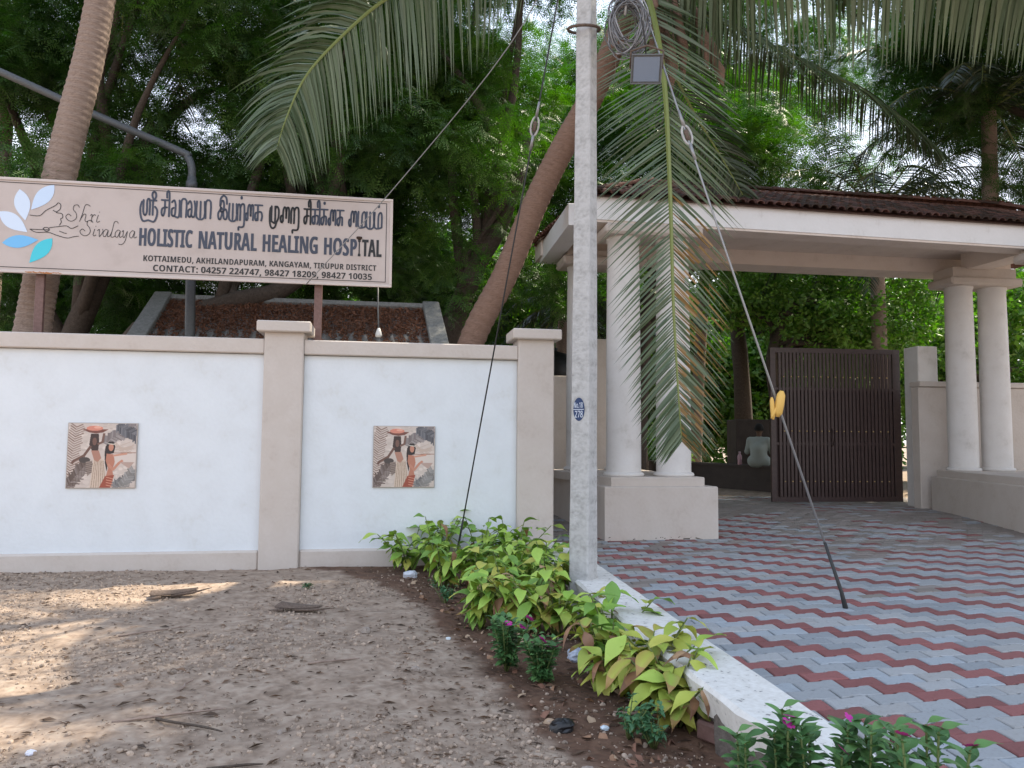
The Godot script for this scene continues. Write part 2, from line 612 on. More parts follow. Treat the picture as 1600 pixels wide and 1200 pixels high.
# ---- ground, kerb, drive
func build_ground():
	var st := st_new()
	var far := 300.0
	quad(st, V(-far, -.30, -40), V(far, -.30, -40), V(far, -.30, far), V(-far, -.30, far))
	M.earth = tri_mat(M.dirt.albedo_texture, M.dirt.normal_texture, 0.3, 0.95)
	tag(part("ground", done(st), M.earth, self), "", "", "", "structure")
	# near dirt, a fine grid
	st = st_new()
	var nx := 190
	var nd := 150
	var grid := []
	var wet := FastNoiseLite.new()
	wet.seed = 9
	wet.frequency = 0.5
	for j in nd + 1:
		var row := []
		var d := 1.2 + 8.0 * j / nd
		for i in nx + 1:
			var x := -8.0 + 9.6 * i / nx
			row.append(V(x, dirt_y(x, d), d))
		grid.append(row)
	for j in nd:
		for i in nx:
			for q in [[j, i], [j + 1, i + 1], [j, i + 1], [j, i], [j + 1, i], [j + 1, i + 1]]:
				var p: Vector3 = grid[q[0]][q[1]]
				# dark planting soil beside the kerb, pale dust elsewhere
				var k := kerb_left(-p.z) - p.x + 0.16 * wet.get_noise_2d(p.x * 4.0, p.z * 4.0) + 0.08 * wet.get_noise_2d(p.x * 22.0, p.z * 22.0)
				var bed_w := interp_tab([[2.5, .50], [3.8, .75], [5.0, .95], [6.5, 1.25], [7.4, 1.7], [8.3, 2.6]], -p.z)
				var soil := smoothstep(bed_w + .07, bed_w - .07, k)
				var v := 1.0 + 0.20 * wet.get_noise_2d(p.x * 1.5, p.z * 4.0) + .20 * wet.get_noise_2d(p.x * 9.0 + 30, p.z * 9.0)
				var c := Color(1.0, 1.0, 1.0) * v
				st.set_color(c.lerp(Color(.36, .25, .195) * v, soil))
				st.add_vertex(p)
	tag(part("dirt_verge", done(st), M.dirt, self), "", "", "", "structure")
	# sand bed under the pavers
	st = st_new(true)
	for j in 40:
		var d0 := 1.6 + 18.0 * j / 40
		var d1 := 1.6 + 18.0 * (j + 1) / 40
		quad(st, V(kerb_left(d0) + .15, rise(d0) - .016, d0), V(14, rise(d0) - .016, d0), V(14, rise(d1) - .016, d1), V(kerb_left(d1) + .15, rise(d1) - .016, d1))
	var drive := part("driveway", done(st), M.joint, self)
	tag(drive, "", "", "", "structure")
	build_pavers(drive)
	# yard beyond the gate
	st = st_new(true)
	quad(st, V(-2, .085, 15.2), V(30, .085, 15.2), V(40, .085, 60), V(-12, .085, 60))
	tag(part("yard", done(st), tri_mat(M.dirt.albedo_texture, M.dirt.normal_texture, .35, .95), self), "", "", "", "structure")
	# kerb
	var kerb := thing("kerb", "white painted concrete kerb with chipped edge between flower bed and paving", "kerb")
	st = st_new(true)
	var prev := []
	for j in 61:
		var d := 1.6 + 6.85 * j / 60
		var l := kerb_left(d) + .010 * gn.get_noise_1d(d * 60.0)
		var r := kerb_right(d)
		var top := .095 + .004 * gn.get_noise_1d(d * 90)
		var depth := -0.045 + .05 * gn.get_noise_1d(d * 45.0 + 7) + .03 * gn.get_noise_1d(d * 160.0)
		var ring := [V(l + .03 + .02 * gn.get_noise_1d(d * 120), depth, d), V(l, top - .02 + .012 * gn.get_noise_1d(d * 200), d), V(l + .016 + .010 * gn.get_noise_1d(d * 150), top, d), V(r - .012, top, d), V(r, top - .012, d), V(r, -.05, d)]
		if j > 0:
			for k in 5: quad(st, prev[k], ring[k], ring[k + 1], prev[k + 1])
		prev = ring
	part("concrete_cap", done(st), M.kerb, kerb)
	st = st_new(true)
	prev = []
	for j in 91:
		var d := 1.6 + 6.8 * j / 90
		var l := kerb_left(d) + .05 + .025 * gn.get_noise_1d(d * 110.0)
		var ring := [V(l - .01 + .03 * gn.get_noise_1d(d * 170 + 9), -.3, d), V(l - .01 + .03 * gn.get_noise_1d(d * 140 + 3), -.12, d), V(l, .05, d), V(l + .12, .05, d)]
		if j > 0:
			for k in 3: quad(st, prev[k], ring[k], ring[k + 1], prev[k + 1])
		prev = ring
	part("rubble_footing", done(st), M.rubble, kerb)

func paver_poly(l: float, w: float) -> Array:
	# zigzag interlocking block: the lower edge is the upper one moved half a length
	var f := [[0.0, 0.0], [0.15, -.005], [0.68, -.006], [0.78, .007], [0.97, .006], [1.0, 0.0]]
	var g := [[0.0, -.0055], [0.18, -.006], [0.28, .007], [0.47, .006], [0.52, 0.0], [0.65, -.005], [1.0, -.0055]]
	var out := []
	for p in g: out.append(Vector2(p[0] * l - .012, p[1] - w))
	out.append(Vector2(l + .002, -w * .5 + .004))
	for i in f.size():
		var p = f[f.size() - 1 - i]
		out.append(Vector2(p[0] * l + .010, p[1]))
	out.append(Vector2(.002, -w * .5 + .004))
	return out

func paver_mesh(poly: Array, l: float, w: float, h := 0.0) -> ArrayMesh:
	var st := st_new(true)
	paver_into(st, poly, Transform3D(), l, w)
	return done(st)

func paver_into(st: SurfaceTool, poly: Array, xf: Transform3D, l: float, w: float):
	var mid := Vector2(l * .5, -w * .5)
	var n := poly.size()
	var a := []
	var b := []
	var c := []
	for p in poly:
		var q: Vector2 = p + (mid - p).normalized() * .0048
		var i: Vector2 = p + (mid - p).normalized() * .0105
		a.append(xf * Vector3(i.x, .0, -i.y))
		b.append(xf * Vector3(q.x, -.005, -q.y))
		c.append(xf * Vector3(q.x, -.03, -q.y))
	var m := xf * Vector3(mid.x, 0, -mid.y)
	for k in n:
		var j := (k + 1) % n
		tri(st, m, a[k], a[j])
		quad(st, a[k], b[k], b[j], a[j])
		quad(st, b[k], c[k], c[j], b[j])

func build_pavers(drive: Node3D):
	var l := .240
	var w := .124
	var poly := paver_poly(l, w)
	var ang := 0.235
	var e := Vector2(cos(ang), sin(ang))
	var pn := Vector2(sin(ang), -cos(ang))      # towards the camera
	var org := Vector2(1.1475, 2.51)
	var greys := []
	var reds := []
	rng.seed = 77
	var gm := []
	var rm := []
	for k in 7:
		var v := rnd(.80, 1.14)
		var wm := rnd(-.012, .022)
		gm.append(tint(M.paver, lin((.318 + wm) * v, .338 * v, (.360 - wm) * v)))
	for k in 4:
		var v := rnd(.72, 1.22)
		rm.append(tint(M.paver, lin(.245 * v, .090 * v, .086 * v)))
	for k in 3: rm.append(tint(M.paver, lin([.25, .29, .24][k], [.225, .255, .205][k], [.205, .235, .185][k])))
	for q in gm + rm: q.vertex_color_use_as_albedo = false
	var cells := []
	for c in range(-150, 30):
		for i in range(-60, 140):
			# course c lies c widths towards the camera; each course slips half a block
			var o: Vector2 = org + e * (l * (i + .5 * c)) + pn * (w * c)
			var mid: Vector2 = o + e * l * .5 + pn * w * .5
			if mid.y < 1.65 or mid.y > 15.4 or mid.x > 11.5: continue
			if mid.x < kerb_left(mid.y) + .22: continue
			cells.append([mid.y, o, posmod(i, 3) == 0, mid])
	cells.sort_custom(func(p, q): return p[0] < q[0])
	var mesh := paver_mesh(poly, l, w)
	var basis := Basis(Vector3(e.x, 0, -e.y), Vector3.UP, Vector3(-e.y, 0, -e.x))
	# local x along the course, local z towards the camera
	basis = Basis(Vector3(e.x, 0, -e.y), Vector3.UP, Vector3(pn.x, 0, -pn.y))
	var rest := []
	for k in 14: rest.append(st_new(true))
	var count := 0
	for q in cells:
		var d: float = q[0]
		var o: Vector2 = q[1]
		var red: bool = q[2]
		var slope := (rise(d + .05) - rise(d - .05)) / .1
		var b := basis * Basis(Vector3.RIGHT, rnd(-.012, .012)) * Basis(Vector3.BACK, rnd(-.008, .008))
		var xf := Transform3D(b, V(o.x, rise(d) + rnd(-.0035, .0015), o.y))
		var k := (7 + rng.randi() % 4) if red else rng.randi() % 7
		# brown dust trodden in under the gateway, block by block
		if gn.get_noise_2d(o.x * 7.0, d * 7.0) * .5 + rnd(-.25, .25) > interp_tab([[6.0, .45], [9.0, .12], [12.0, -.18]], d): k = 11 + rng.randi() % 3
		var inview: bool = abs(q[3].x) < d * .70 and d > 2.45
		if count < 290 and inview:
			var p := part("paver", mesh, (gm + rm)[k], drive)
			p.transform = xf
			count += 1
		else:
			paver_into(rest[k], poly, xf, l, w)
	for k in 14:
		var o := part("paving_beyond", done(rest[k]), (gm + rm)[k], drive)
		tag(o, "", "", "", "stuff")

# ---- boundary wall with pilasters and murals
func build_wall():
	# local x along the wall to the right, local z towards the camera; origin below X = 0
	var wall := thing("boundary_wall", "long white plastered boundary wall with beige pilasters and coping", "wall", V(0, 0, 8.43), ALPHA)
	var px := [-7.0, -2.42, .26]       # pilaster centres
	for k in 2:
		var x0: float = px[k] + .2
		var x1: float = px[k + 1] - .2
		part("panel", box_mesh(Vector3(x1 - x0, 2.2, .20), .004), M.white_wall, wall, Vector3((x0 + x1) * .5, .97, -.12))
		part("base_band", box_mesh(Vector3(x1 - x0, .34, .26), .02), M.cream, wall, Vector3((x0 + x1) * .5, -.122, -.105))
		part("coping", box_mesh(Vector3(x1 - x0, .155, .31), .01), M.cream, wall, Vector3((x0 + x1) * .5, 2.152, -.115))
	for k in 3:
		var o := part("pilaster", box_mesh(Vector3(.40, 2.62, .36), .012), M.cream, wall, Vector3(px[k], 1.01, -.12))
		part("cap", box_mesh(Vector3(.545, .115, .50), .012), M.cream, o, Vector3(0, 1.345, 0))
	# murals: glazed tiles printed with two women carrying baskets among palm leaves
	var tex := mural_texture()
	var mm := plain(Color.WHITE, .35)
	mm.albedo_texture = tex
	for a in [[-4.16, "square picture tile of basket carriers on the white panel left of the middle pilaster"], [-1.16, "square picture tile of basket carriers on the white panel next to the guy wire"]]:
		var o := thing("picture_tile", a[1], "picture", Vector3.ZERO, ALPHA, "picture tiles on the boundary wall")
		o.position = wall.transform * Vector3(a[0], 1.01, -.008)
		part("tile_body", box_mesh(Vector3(.655, .655, .014), .003), plain(lin(.42, .37, .33), .6), o)
		var qm := QuadMesh.new()
		qm.size = Vector2(.64, .64)
		part("print", qm, mm, o, Vector3(0, 0, .0095))
	# return walls either side of the gateway
	var rw := thing("return_wall", "plain grey plastered wall between the boundary wall and the rear left column", "wall", V(.2, 0, 12.45), .12)
	part("panel", box_mesh(Vector3(2.2, 2.5, .2), .01), M.cream, rw, Vector3(-.1, .98, 0))
	var rr := thing("return_wall", "plain beige wall behind the right hand columns", "wall", V(8.9, 0, 13.25), .12)
	part("panel", box_mesh(Vector3(4.2, 2.3, .2), .01), M.cream, rr, Vector3(0, .98, 0))
	part("coping", box_mesh(Vector3(4.2, .09, .28), .01), M.cream, rr, Vector3(0, 2.178, 0))
	var tk := thing("water_tank", "black plastic water tank showing above the return wall", "water tank", V(.55, .0, 14.4))
	part("body", lathe([[0, 0], [.62, 0], [.65, .06], [.65, 2.1], [.62, 2.2], [.6, 2.25], [.65, 2.32], [.64, 2.55], [.5, 2.78], [.3, 2.84], [.3, 2.9], [0, 2.9]], 28), plain(lin(.006, .006, .007), .5), tk)

func fill_poly(im: Image, pts: Array, c: Color):
	var n := im.get_width()
	var y0 := 1.0
	var y1 := 0.0
	for p in pts:
		y0 = min(y0, p[1])
		y1 = max(y1, p[1])
	for y in range(max(0, int(y0 * n)), min(n, int(y1 * n) + 1)):
		var v := (y + .5) / n
		var xs := []
		for i in pts.size():
			var a = pts[i]
			var b = pts[(i + 1) % pts.size()]
			if (a[1] <= v) != (b[1] <= v):
				xs.append(a[0] + (v - a[1]) / (b[1] - a[1]) * (b[0] - a[0]))
		xs.sort()
		for k in range(0, xs.size() - 1, 2):
			var xa := clampi(int(xs[k] * n), 0, n)
			var xb := clampi(int(xs[k + 1] * n) + 1, 0, n)
			if xb > xa: im.fill_rect(Rect2i(xa, y, xb - xa, 1), c)

func stroke(im: Image, pts: Array, w: float, c: Color):
	for i in pts.size() - 1:
		var a := Vector2(pts[i][0], pts[i][1])
		var b := Vector2(pts[i + 1][0], pts[i + 1][1])
		var d := (b - a).normalized()
		var s := Vector2(-d.y, d.x) * w * .5
		var e := d * w * .25
		fill_poly(im, [[(a + s - e).x, (a + s - e).y], [(b + s + e).x, (b + s + e).y], [(b - s + e).x, (b - s + e).y], [(a - s - e).x, (a - s - e).y]], c)

func blob(im: Image, x: float, y: float, rx: float, ry: float, c: Color):
	var p := []
	for k in 18: p.append([x + rx * cos(TAU * k / 18), y + ry * sin(TAU * k / 18)])
	fill_poly(im, p, c)

func mural_texture() -> ImageTexture:
	var n := 256
	var im := Image.create(n, n, false, Image.FORMAT_RGB8)
	im.fill(Color8(196, 182, 172))
	rng.seed = 5
	for k in 260:
		var v := rnd(-14, 16)
		blob(im, rng.randf(), rng.randf(), rnd(.01, .06), rnd(.005, .03), Color8(int(198 + v), int(184 + v), int(174 + v)))
	# feathery leaves: left, lower left, upper right, lower right
	for f in [[.02, 1.0, .12, .02, 26, .16, Color8(128, 104, 92)], [.0, 1.0, .30, .60, 22, .14, Color8(84, 68, 62)], [.52, .30, 1.0, .02, 24, .13, Color8(112, 102, 100)], [.70, .03, 1.0, .20, 16, .12, Color8(72, 72, 78)], [.66, .98, 1.0, .80, 18, .10, Color8(92, 90, 90)], [.80, 1.0, .98, .70, 14, .10, Color8(120, 116, 112)]]:
		for k in f[4]:
			var t: float = float(k) / f[4]
			var a := Vector2(lerp(float(f[0]), float(f[2]), t), lerp(float(f[1]), float(f[3]), t))
			var d := Vector2(f[2] - f[0], f[3] - f[1]).normalized()
			for sg in [-1.0, 1.0]:
				var q: Vector2 = a + (d * .6 + Vector2(-d.y, d.x) * sg).normalized() * f[5] * rnd(.6, 1.0)
				stroke(im, [[a.x, a.y], [q.x, q.y]], .016, f[6].lightened(rnd(0, .25)))
	# landscape lines and pale water on the right
	fill_poly(im, [[.62, .46], [1, .40], [1, .66], [.68, .62]], Color8(206, 192, 182))
	stroke(im, [[.64, .46], [1, .455]], .014, Color8(150, 110, 92))
	for k in 20: stroke(im, [[rnd(.66, .98), rnd(.28, .44)], [rnd(.66, .98), rnd(.36, .45)]], .01, Color8(186, 166, 152))
	# rear woman: basket, head, arm, long pale dress
	fill_poly(im, [[.38, .55], [.52, .55], [.60, 1.0], [.34, 1.0]], Color8(200, 180, 162))
	for k in 7: stroke(im, [[.40 + .02 * k, .58], [.36 + .035 * k, 1.0]], .006, Color8(158, 134, 116))
	fill_poly(im, [[.20, .09], [.58, .09], [.50, .14], [.40, .155], [.30, .14]], Color8(112, 66, 56))
	blob(im, .38, .075, .12, .04, Color8(206, 132, 112))
	blob(im, .42, .06, .05, .02, Color8(224, 164, 142))
	fill_poly(im, [[.33, .16], [.44, .16], [.45, .30], [.44, .42], [.36, .44], [.31, .33]], Color8(58, 42, 40))
	blob(im, .385, .28, .03, .06, Color8(110, 78, 68))
	stroke(im, [[.33, .36], [.24, .50], [.10, .58], [.07, .62]], .035, Color8(104, 74, 64))
	stroke(im, [[.44, .32], [.50, .29], [.52, .16]], .03, Color8(112, 82, 72))
	fill_poly(im, [[.34, .42], [.45, .42], [.49, .54], [.44, .60], [.39, .57]], Color8(168, 122, 104))
	blob(im, .25, .57, .08, .045, Color8(70, 62, 60))
	fill_poly(im, [[.27, .60], [.36, .58], [.36, .76], [.30, .82]], Color8(140, 124, 114))
	for k in 6: stroke(im, [[.27, .63 + .03 * k], [.36, .61 + .03 * k]], .008, Color8(92, 78, 72))
	# front woman: dark hair, red wrap, holding a dish
	fill_poly(im, [[.55, .36], [.60, .28], [.66, .28], [.69, .36], [.67, .46], [.60, .48], [.58, .74], [.55, .62], [.54, .46]], Color8(40, 32, 34))
	blob(im, .63, .37, .035, .06, Color8(186, 128, 106))
	stroke(im, [[.585, .315], [.675, .325]], .012, Color8(214, 206, 190))
	fill_poly(im, [[.57, .47], [.67, .48], [.69, .60], [.66, .72], [.68, .84], [.57, .84], [.60, .70], [.56, .58]], Color8(178, 118, 96))
	stroke(im, [[.67, .50], [.86, .47]], .03, Color8(196, 144, 122))
	stroke(im, [[.60, .64], [.67, .72], [.75, .62], [.80, .58]], .035, Color8(188, 130, 108))
	fill_poly(im, [[.76, .60], [.98, .60], [.90, .70]], Color8(176, 150, 138))
	fill_poly(im, [[.56, .82], [.69, .80], [.64, 1.0], [.48, 1.0]], Color8(150, 74, 56))
	for k in 4: stroke(im, [[.58, .84 + .04 * k], [.67, .86 + .04 * k]], .01, Color8(206, 148, 124))
	return ImageTexture.create_from_image(im)

# ---- gateway
func build_gateway():
	var g := thing("gateway", "columned entrance gateway with white band and brown tiled hip roof", "gateway")
	# plinths
	var st := st_new(true)
	var pl := [[1.118, 9.25], [2.525, 9.46], [2.05, 12.0], [.60, 11.80]]
	prism(st, pl, -.1, .645, .012)
	var p1 := part("plinth", done(st), M.cream, g)
	st = st_new(true)
	prism(st, [[1.21, 9.36], [2.38, 9.535], [1.95, 11.9], [.52, 11.68]], .64, .755, .01)
	part("plinth_step", done(st), M.cream, p1)
	st = st_new(true)
	prism(st, [[6.62, 9.6], [8.5, 9.9], [8.75, 12.95], [6.92, 12.75]], -.1, .645, .012)
	var p2 := part("plinth", done(st), M.cream, g)
	st = st_new(true)
	prism(st, [[6.70, 9.72], [8.4, 10.0], [8.6, 12.85], [6.965, 12.66]], .64, .755, .01)
	part("plinth_step", done(st), M.cream, p2)
	rng.seed = 14
	for k in 18:
		var t := rnd(.02, .98) if k % 3 else rnd(.3, .6)
		var cw := rnd(.008, .03) if k % 4 else rnd(.05, .13)
		var ch := rnd(.005, .012) if k % 4 else rnd(.012, .02)
		st = st_new(true)
		cbox(st, Vector3.ZERO, Vector3(cw, ch, .004), .0018)
		var chip := part("paint_chip", done(st), M.rubble, p1, V(lerpf(1.13, 2.51, t), rnd(.0, .02) if k % 4 == 0 else rnd(.004, .05), lerpf(9.25, 9.46, t + .0)))
		chip.rotation.y = .148
		chip.rotation.z = rnd(-.4, .4)
	# columns
	var shaft := [[.222, .03]]
	for k in 9:
		var t := k / 8.0
		shaft.append([lerp(.218, .200, t * t), lerp(.04, 3.03, t)])
	shaft.append([.215, 3.035])
	shaft.append([.215, 3.075])
	var shaft_mesh := lathe(shaft, 32)
	var ring := lathe([[.2, 0], [.245, 0], [.255, .02], [.245, .045], [.22, .055]], 32)
	for c in [[1.405, 9.68, 3.76], [2.05, 9.77, 3.76], [1.02, 11.38, 3.77], [1.62, 11.47, 3.77], [7.21, 12.32, 3.70], [7.80, 12.40, 3.70], [7.42, 10.5, 3.72], [8.05, 10.6, 3.72]]:
		var col := part("column", shaft_mesh, M.column, g, V(c[0], .755, c[1]))
		col.scale.y = (c[2] - .755) / 3.075
		part("base_ring", ring, M.column, col, Vector3(0, .0, 0))
	for c in [[1.73, 9.725, 3.76, 3.898], [1.32, 11.425, 3.77, 3.99], [7.505, 12.36, 3.70, 3.99], [7.735, 10.55, 3.72, 3.898]]:
		var cp := part("capital", box_mesh(Vector3(1.26, .13, .60), .03), M.cream, g, V(c[0], c[2] + .065, c[1]))
		cp.rotation.y = .14
		var cq := part("impost", box_mesh(Vector3(1.12, c[3] - c[2] - .13, .46), .006), M.cream, g, V(c[0], (c[2] + .13 + c[3]) * .5, c[1]))
		cq.rotation.y = .14
	# ring of beams: outer corners front-left, front-right, back-right, back-left
	var FL := Vector2(1.02, 9.36)
	var FR := Vector2(8.55, 10.80)
	var BR := Vector2(8.30, 13.0)
	var BL := Vector2(.38, 11.80)
	var dirx := (FR - FL).normalized()
	var nin := Vector2(-dirx.y, dirx.x)
	st = st_new(true)
	beam(st, FL, FR, .30, 3.93, 4.215, 1)
	part("front_beam", done(st), M.fascia, g)
	# beige underside of the white band, its colour raised for bounced light
	st = st_new(true)
	beam(st, FL + nin * .012 + dirx * .02, FR + nin * .012, .30, 3.90, 3.9285, 1)
	part("beam_soffit", done(st), M.soffit, g)
	st = st_new(true)
	beam(st, BL + dirx * .3, FL + nin * .31 + dirx * .0, .26, 3.93, 4.215, -1)
	part("left_beam", done(st), M.fascia, g)
	st = st_new(true)
	var bdir := (BR - BL).normalized()
	beam(st, BL - Vector2(-bdir.y, bdir.x) * .28, BR - Vector2(-bdir.y, bdir.x) * .28, .5, 3.99, 4.30, 1)
	part("rear_beam", done(st), M.soffit, g)
	st = st_new(true)
	beam(st, Vector2(7.45, 10.9), Vector2(7.2, 12.2), .4, 3.96, 4.29, -1)
	part("right_beam", done(st), M.soffit, g)
	# ceiling slab
	st = st_new(true)
	prism(st, [[FL.x + .1, FL.y + .1], [FR.x, FR.y + .1], [BR.x, BR.y], [BL.x + .1, BL.y]], 4.218, 4.26, .004)
	part("ceiling_slab", done(st), M.soffit, g)
	# roof
	build_roof(g, FL, FR, BR, BL)

func beam(st: SurfaceTool, a: Vector2, b: Vector2, thick: float, y0: float, y1: float, sgn: int):
	var d := (b - a).normalized()
	var n := Vector2(-d.y, d.x) * thick * sgn
	var q := [[a.x, a.y], [b.x, b.y], [b.x + n.x, b.y + n.y], [a.x + n.x, a.y + n.y]]
	if sgn < 0: q.reverse()
	prism(st, q, y0, y1, .008)

func build_roof(g: Node3D, FL: Vector2, FR: Vector2, BR: Vector2, BL: Vector2):
	var ye := 4.235
	var yr := 4.86
	var dx := (FR - FL).normalized()
	var dn := Vector2(-dx.y, dx.x)
	var o := .07
	var A := FL - dn * o - dx * o
	var B := FR - dn * o + dx * .4
	var C := BR + dn * o + dx * .4
	var D := BL + dn * o - dx * o
	var half := ((BL - FL).dot(dn) + 2 * o) * .5
	var R0 := (A + D) * .5 + dx * half
	var R1 := (B + C) * .5 - dx * half
	var a := V(A.x, ye, A.y)
	var b := V(B.x, ye, B.y)
	var c := V(C.x, ye, C.y)
	var d := V(D.x, ye, D.y)
	var r0 := V(R0.x, yr, R0.y)
	var r1 := V(R1.x, yr, R1.y)
	var st := st_new(true)
	var dn3 := Vector3.DOWN * .03
	quad(st, a + dn3, b + dn3, r1 + dn3, r0 + dn3)
	tri(st, d + dn3, a + dn3, r0 + dn3)
	quad(st, c + dn3, d + dn3, r0 + dn3, r1 + dn3)
	tri(st, b + dn3, c + dn3, r1 + dn3)
	var roof := part("roof", done(st), M.tile, g)
	# tiles
	var pitch := .128
	var expo := .205
	var tile := tile_mesh(pitch, .25)
	var mats := []
	rng.seed = 31
	for k in 4:
		var v := rnd(.62, 1.3)
		mats.append(tint(M.tile, Color(v, v * rnd(.93, 1.04), v * rnd(.9, 1.05)) * .78))
	var rest := st_new(true)
	var count := 0
	for face in [[a, b, r0, r1], [d, a, r0, r0], [c, d, r1, r0]]:
		var p0: Vector3 = face[0]
		var ux: Vector3 = (face[1] - face[0]).normalized()
		var width: float = (face[1] - face[0]).length()
		var up: Vector3 = face[2] - p0
		up = up - ux * up.dot(ux)
		var slope := up.length()
		up = up.normalized()
		var lo: float = (face[2] - p0).dot(ux)
		var hi: float = (face[3] - p0).dot(ux)
		var nrm := ux.cross(up).normalized()
		var rows := int(slope / expo) + 1
		var cols := int(width / pitch)
		for r in rows:
			var t := r * expo
			var x0: float = lo * min(t / slope, 1.0)
			var x1: float = width - (width - hi) * min(t / slope, 1.0)
			for i in cols:
				var x := (i + .5) * pitch
				if x < x0 - .02 or x > x1 + .02: continue
				var p := p0 + ux * (x + rnd(-.005, .005)) + up * (t + rnd(-.008, .008) - .02) + nrm * (.012 + rnd(0, .004))
				var bs := Basis(ux, nrm, -up) * Basis(Vector3.RIGHT, -.055) * Basis(Vector3.UP, rnd(-.02, .02))
				var xf := Transform3D(bs, p)
				if count < 295 and face[0] == a and x < 6.6:
					var o2 := part("roof_tile", tile, mats[rng.randi() % 4], roof)
					o2.transform = xf
					count += 1
				else:
					rest.append_from(tile, 0, xf)
	tag(part("outer_roof_tiles", rest.commit(), M.tile, roof), "", "", "", "stuff")
	# ridge and hips
	var rm := tile_mesh(.20, .40, .075)
	for seg in [[r0, r1], [a, r0], [d, r0], [b, r1]]:
		var s: Vector3 = seg[0]
		var e: Vector3 = seg[1]
		var L := (e - s).length()
		var f := (e - s).normalized()
		var nn := int(L / .36)
		for k in nn:
			var sd := f.cross(Vector3.UP).normalized()
			var q := part("ridge_tile", rm, mats[rng.randi() % 4], roof)
			q.transform = Transform3D(Basis(sd, sd.cross(f).normalized(), -f) * Basis(Vector3.RIGHT, -.03), s + f * (L * k / nn) + Vector3.UP * .03)

func tile_mesh(width: float, length: float, rr := .0) -> ArrayMesh:
	# barrel tile; local -z runs up the slope, local y is the slope's normal
	var st := st_new(true)
	var r := width * .46 if rr == 0 else rr
	var th := .012
	var n := 7
	for k in n:
		var a0 := PI * k / n
		var a1 := PI * (k + 1) / n
		var o0 := Vector3(cos(a0) * r, sin(a0) * r * .8, 0)
		var o1 := Vector3(cos(a1) * r, sin(a1) * r * .8, 0)
		var i0 := o0 * (1.0 - th / r)
		var i1 := o1 * (1.0 - th / r)
		var z := Vector3(0, 0, -length)
		quad(st, o0, o0 + z, o1 + z, o1)
		quad(st, i0, o0, o1, i1)
		quad(st, i1, i1 + z, i0 + z, i0)
	return done(st)

# ---- steel gate, piers, seat wall and the person
func build_gate():
	var y0 := .13
	var A := Vector2(4.60, 13.70)
	var B := Vector2(7.03, 13.47)
	var W := (B - A).length()
	var gate := thing("gate", "dark brown slatted steel gate leaf with brass studs", "gate", V(A.x, y0, A.y), atan2(-(A.y - B.y), W) * -1.0)
	var H := 2.74
	for b in [[.0, .09], [H - .09, .09], [1.0, .05], [1.98, .05]]:
		part("rail", box_mesh(Vector3(W, b[1], .05), .004), M.gate, gate, Vector3(W * .5, b[0] + b[1] * .5, 0))
	part("stile", box_mesh(Vector3(.10, H, .055), .004), M.gate, gate, Vector3(.05, H * .5, .0015))
	part("stile", box_mesh(Vector3(.14, H, .055), .004), M.gate, gate, Vector3(W - .07, H * .5, .0015))
	var n := 31
	var slat := box_mesh(Vector3(.05, H - .17, .03), .004)
	for k in n:
		var x := .14 + (W - .30) * (k + .5) / n
		part("slat", slat, M.gate, gate, Vector3(x, H * .5, .022))
	# sheeted lower part behind the slats
	part("backing_sheet", box_mesh(Vector3(W - .2, 1.95, .006), .001), M.gate, gate, Vector3(W * .5, 1.02, -.03))
	var boss := lathe([[0, -.0], [.014, 0], [.012, .008], [.006, .013], [0, .014]], 8)
	for row in [.36, 1.25, 2.22]:
		for k in range(1, n, 2):
			var x := .14 + (W - .30) * (k + .5) / n
			var o := part("stud", boss, M.brass, gate, Vector3(x, row, .037))
			o.rotation.x = PI / 2
	part("handle", tube_mesh([Vector3(W * .46, 1.0, .03), Vector3(W * .46, 1.0, .08), Vector3(W * .46, 1.28, .08), Vector3(W * .46, 1.28, .03)], .012), M.gate, gate)
	var pr := thing("gate_pier", "pale square gate pier beside the hinged edge of the brown gate", "pier", V(7.10, 0, 13.32), .10)
	part("shaft", box_mesh(Vector3(.36, 2.85, .40), .012), M.column, pr, Vector3(0, 1.42, 0))
	var pq := thing("gate_pier", "beige gate pier partly hidden behind the left pair of front columns", "pier", V(1.48, 0, 13.1), .10)
	part("shaft", box_mesh(Vector3(.5, 2.95, .4), .012), M.cream, pq, Vector3(0, 1.42, 0))
	# yellow tag knotted round the guy wire is built with the pole
	# seat wall beyond the gate
	var st := st_new(true)
	prism(st, [[5.95, 16.3], [6.25, 16.75], [3.0, 22.3], [2.6, 22.0]], 0, .60, .015)
	var sw := thing("seat_wall", "low dark brown seat wall behind the open gateway", "bench")
	part("masonry", done(st), M.dark_brown, sw)
	st = st_new(true)
	prism(st, [[5.95, 16.27], [6.32, 16.78], [3.05, 22.36], [2.53, 22.0]], .60, .65, .01)
	part("seat_slab", done(st), M.dark_brown, sw)
	var pb := thing("planter_box", "dark square planter wall behind the seated person", "planter", V(6.35, .0, 18.6))
	part("body", box_mesh(Vector3(1.5, 1.7, .8), .02), M.dark_brown, pb, Vector3(-.3, .85, 0))
	# pink bottle
	var bt := thing("water_bottle", "pink water bottle standing on the dark seat wall", "bottle", V(5.20, .65, 17.60))
	part("body", lathe([[0, 0], [.045, 0], [.05, .02], [.045, .09], [.05, .13], [.048, .2], [.02, .25], [.02, .27], [0, .27]], 14), plain(lin(.55, .33, .38), .3), bt)
	part("cap", lathe([[0, .265], [.024, .265], [.024, .30], [0, .30]], 12), plain(lin(.6, .45, .5), .4), bt)
	build_person()

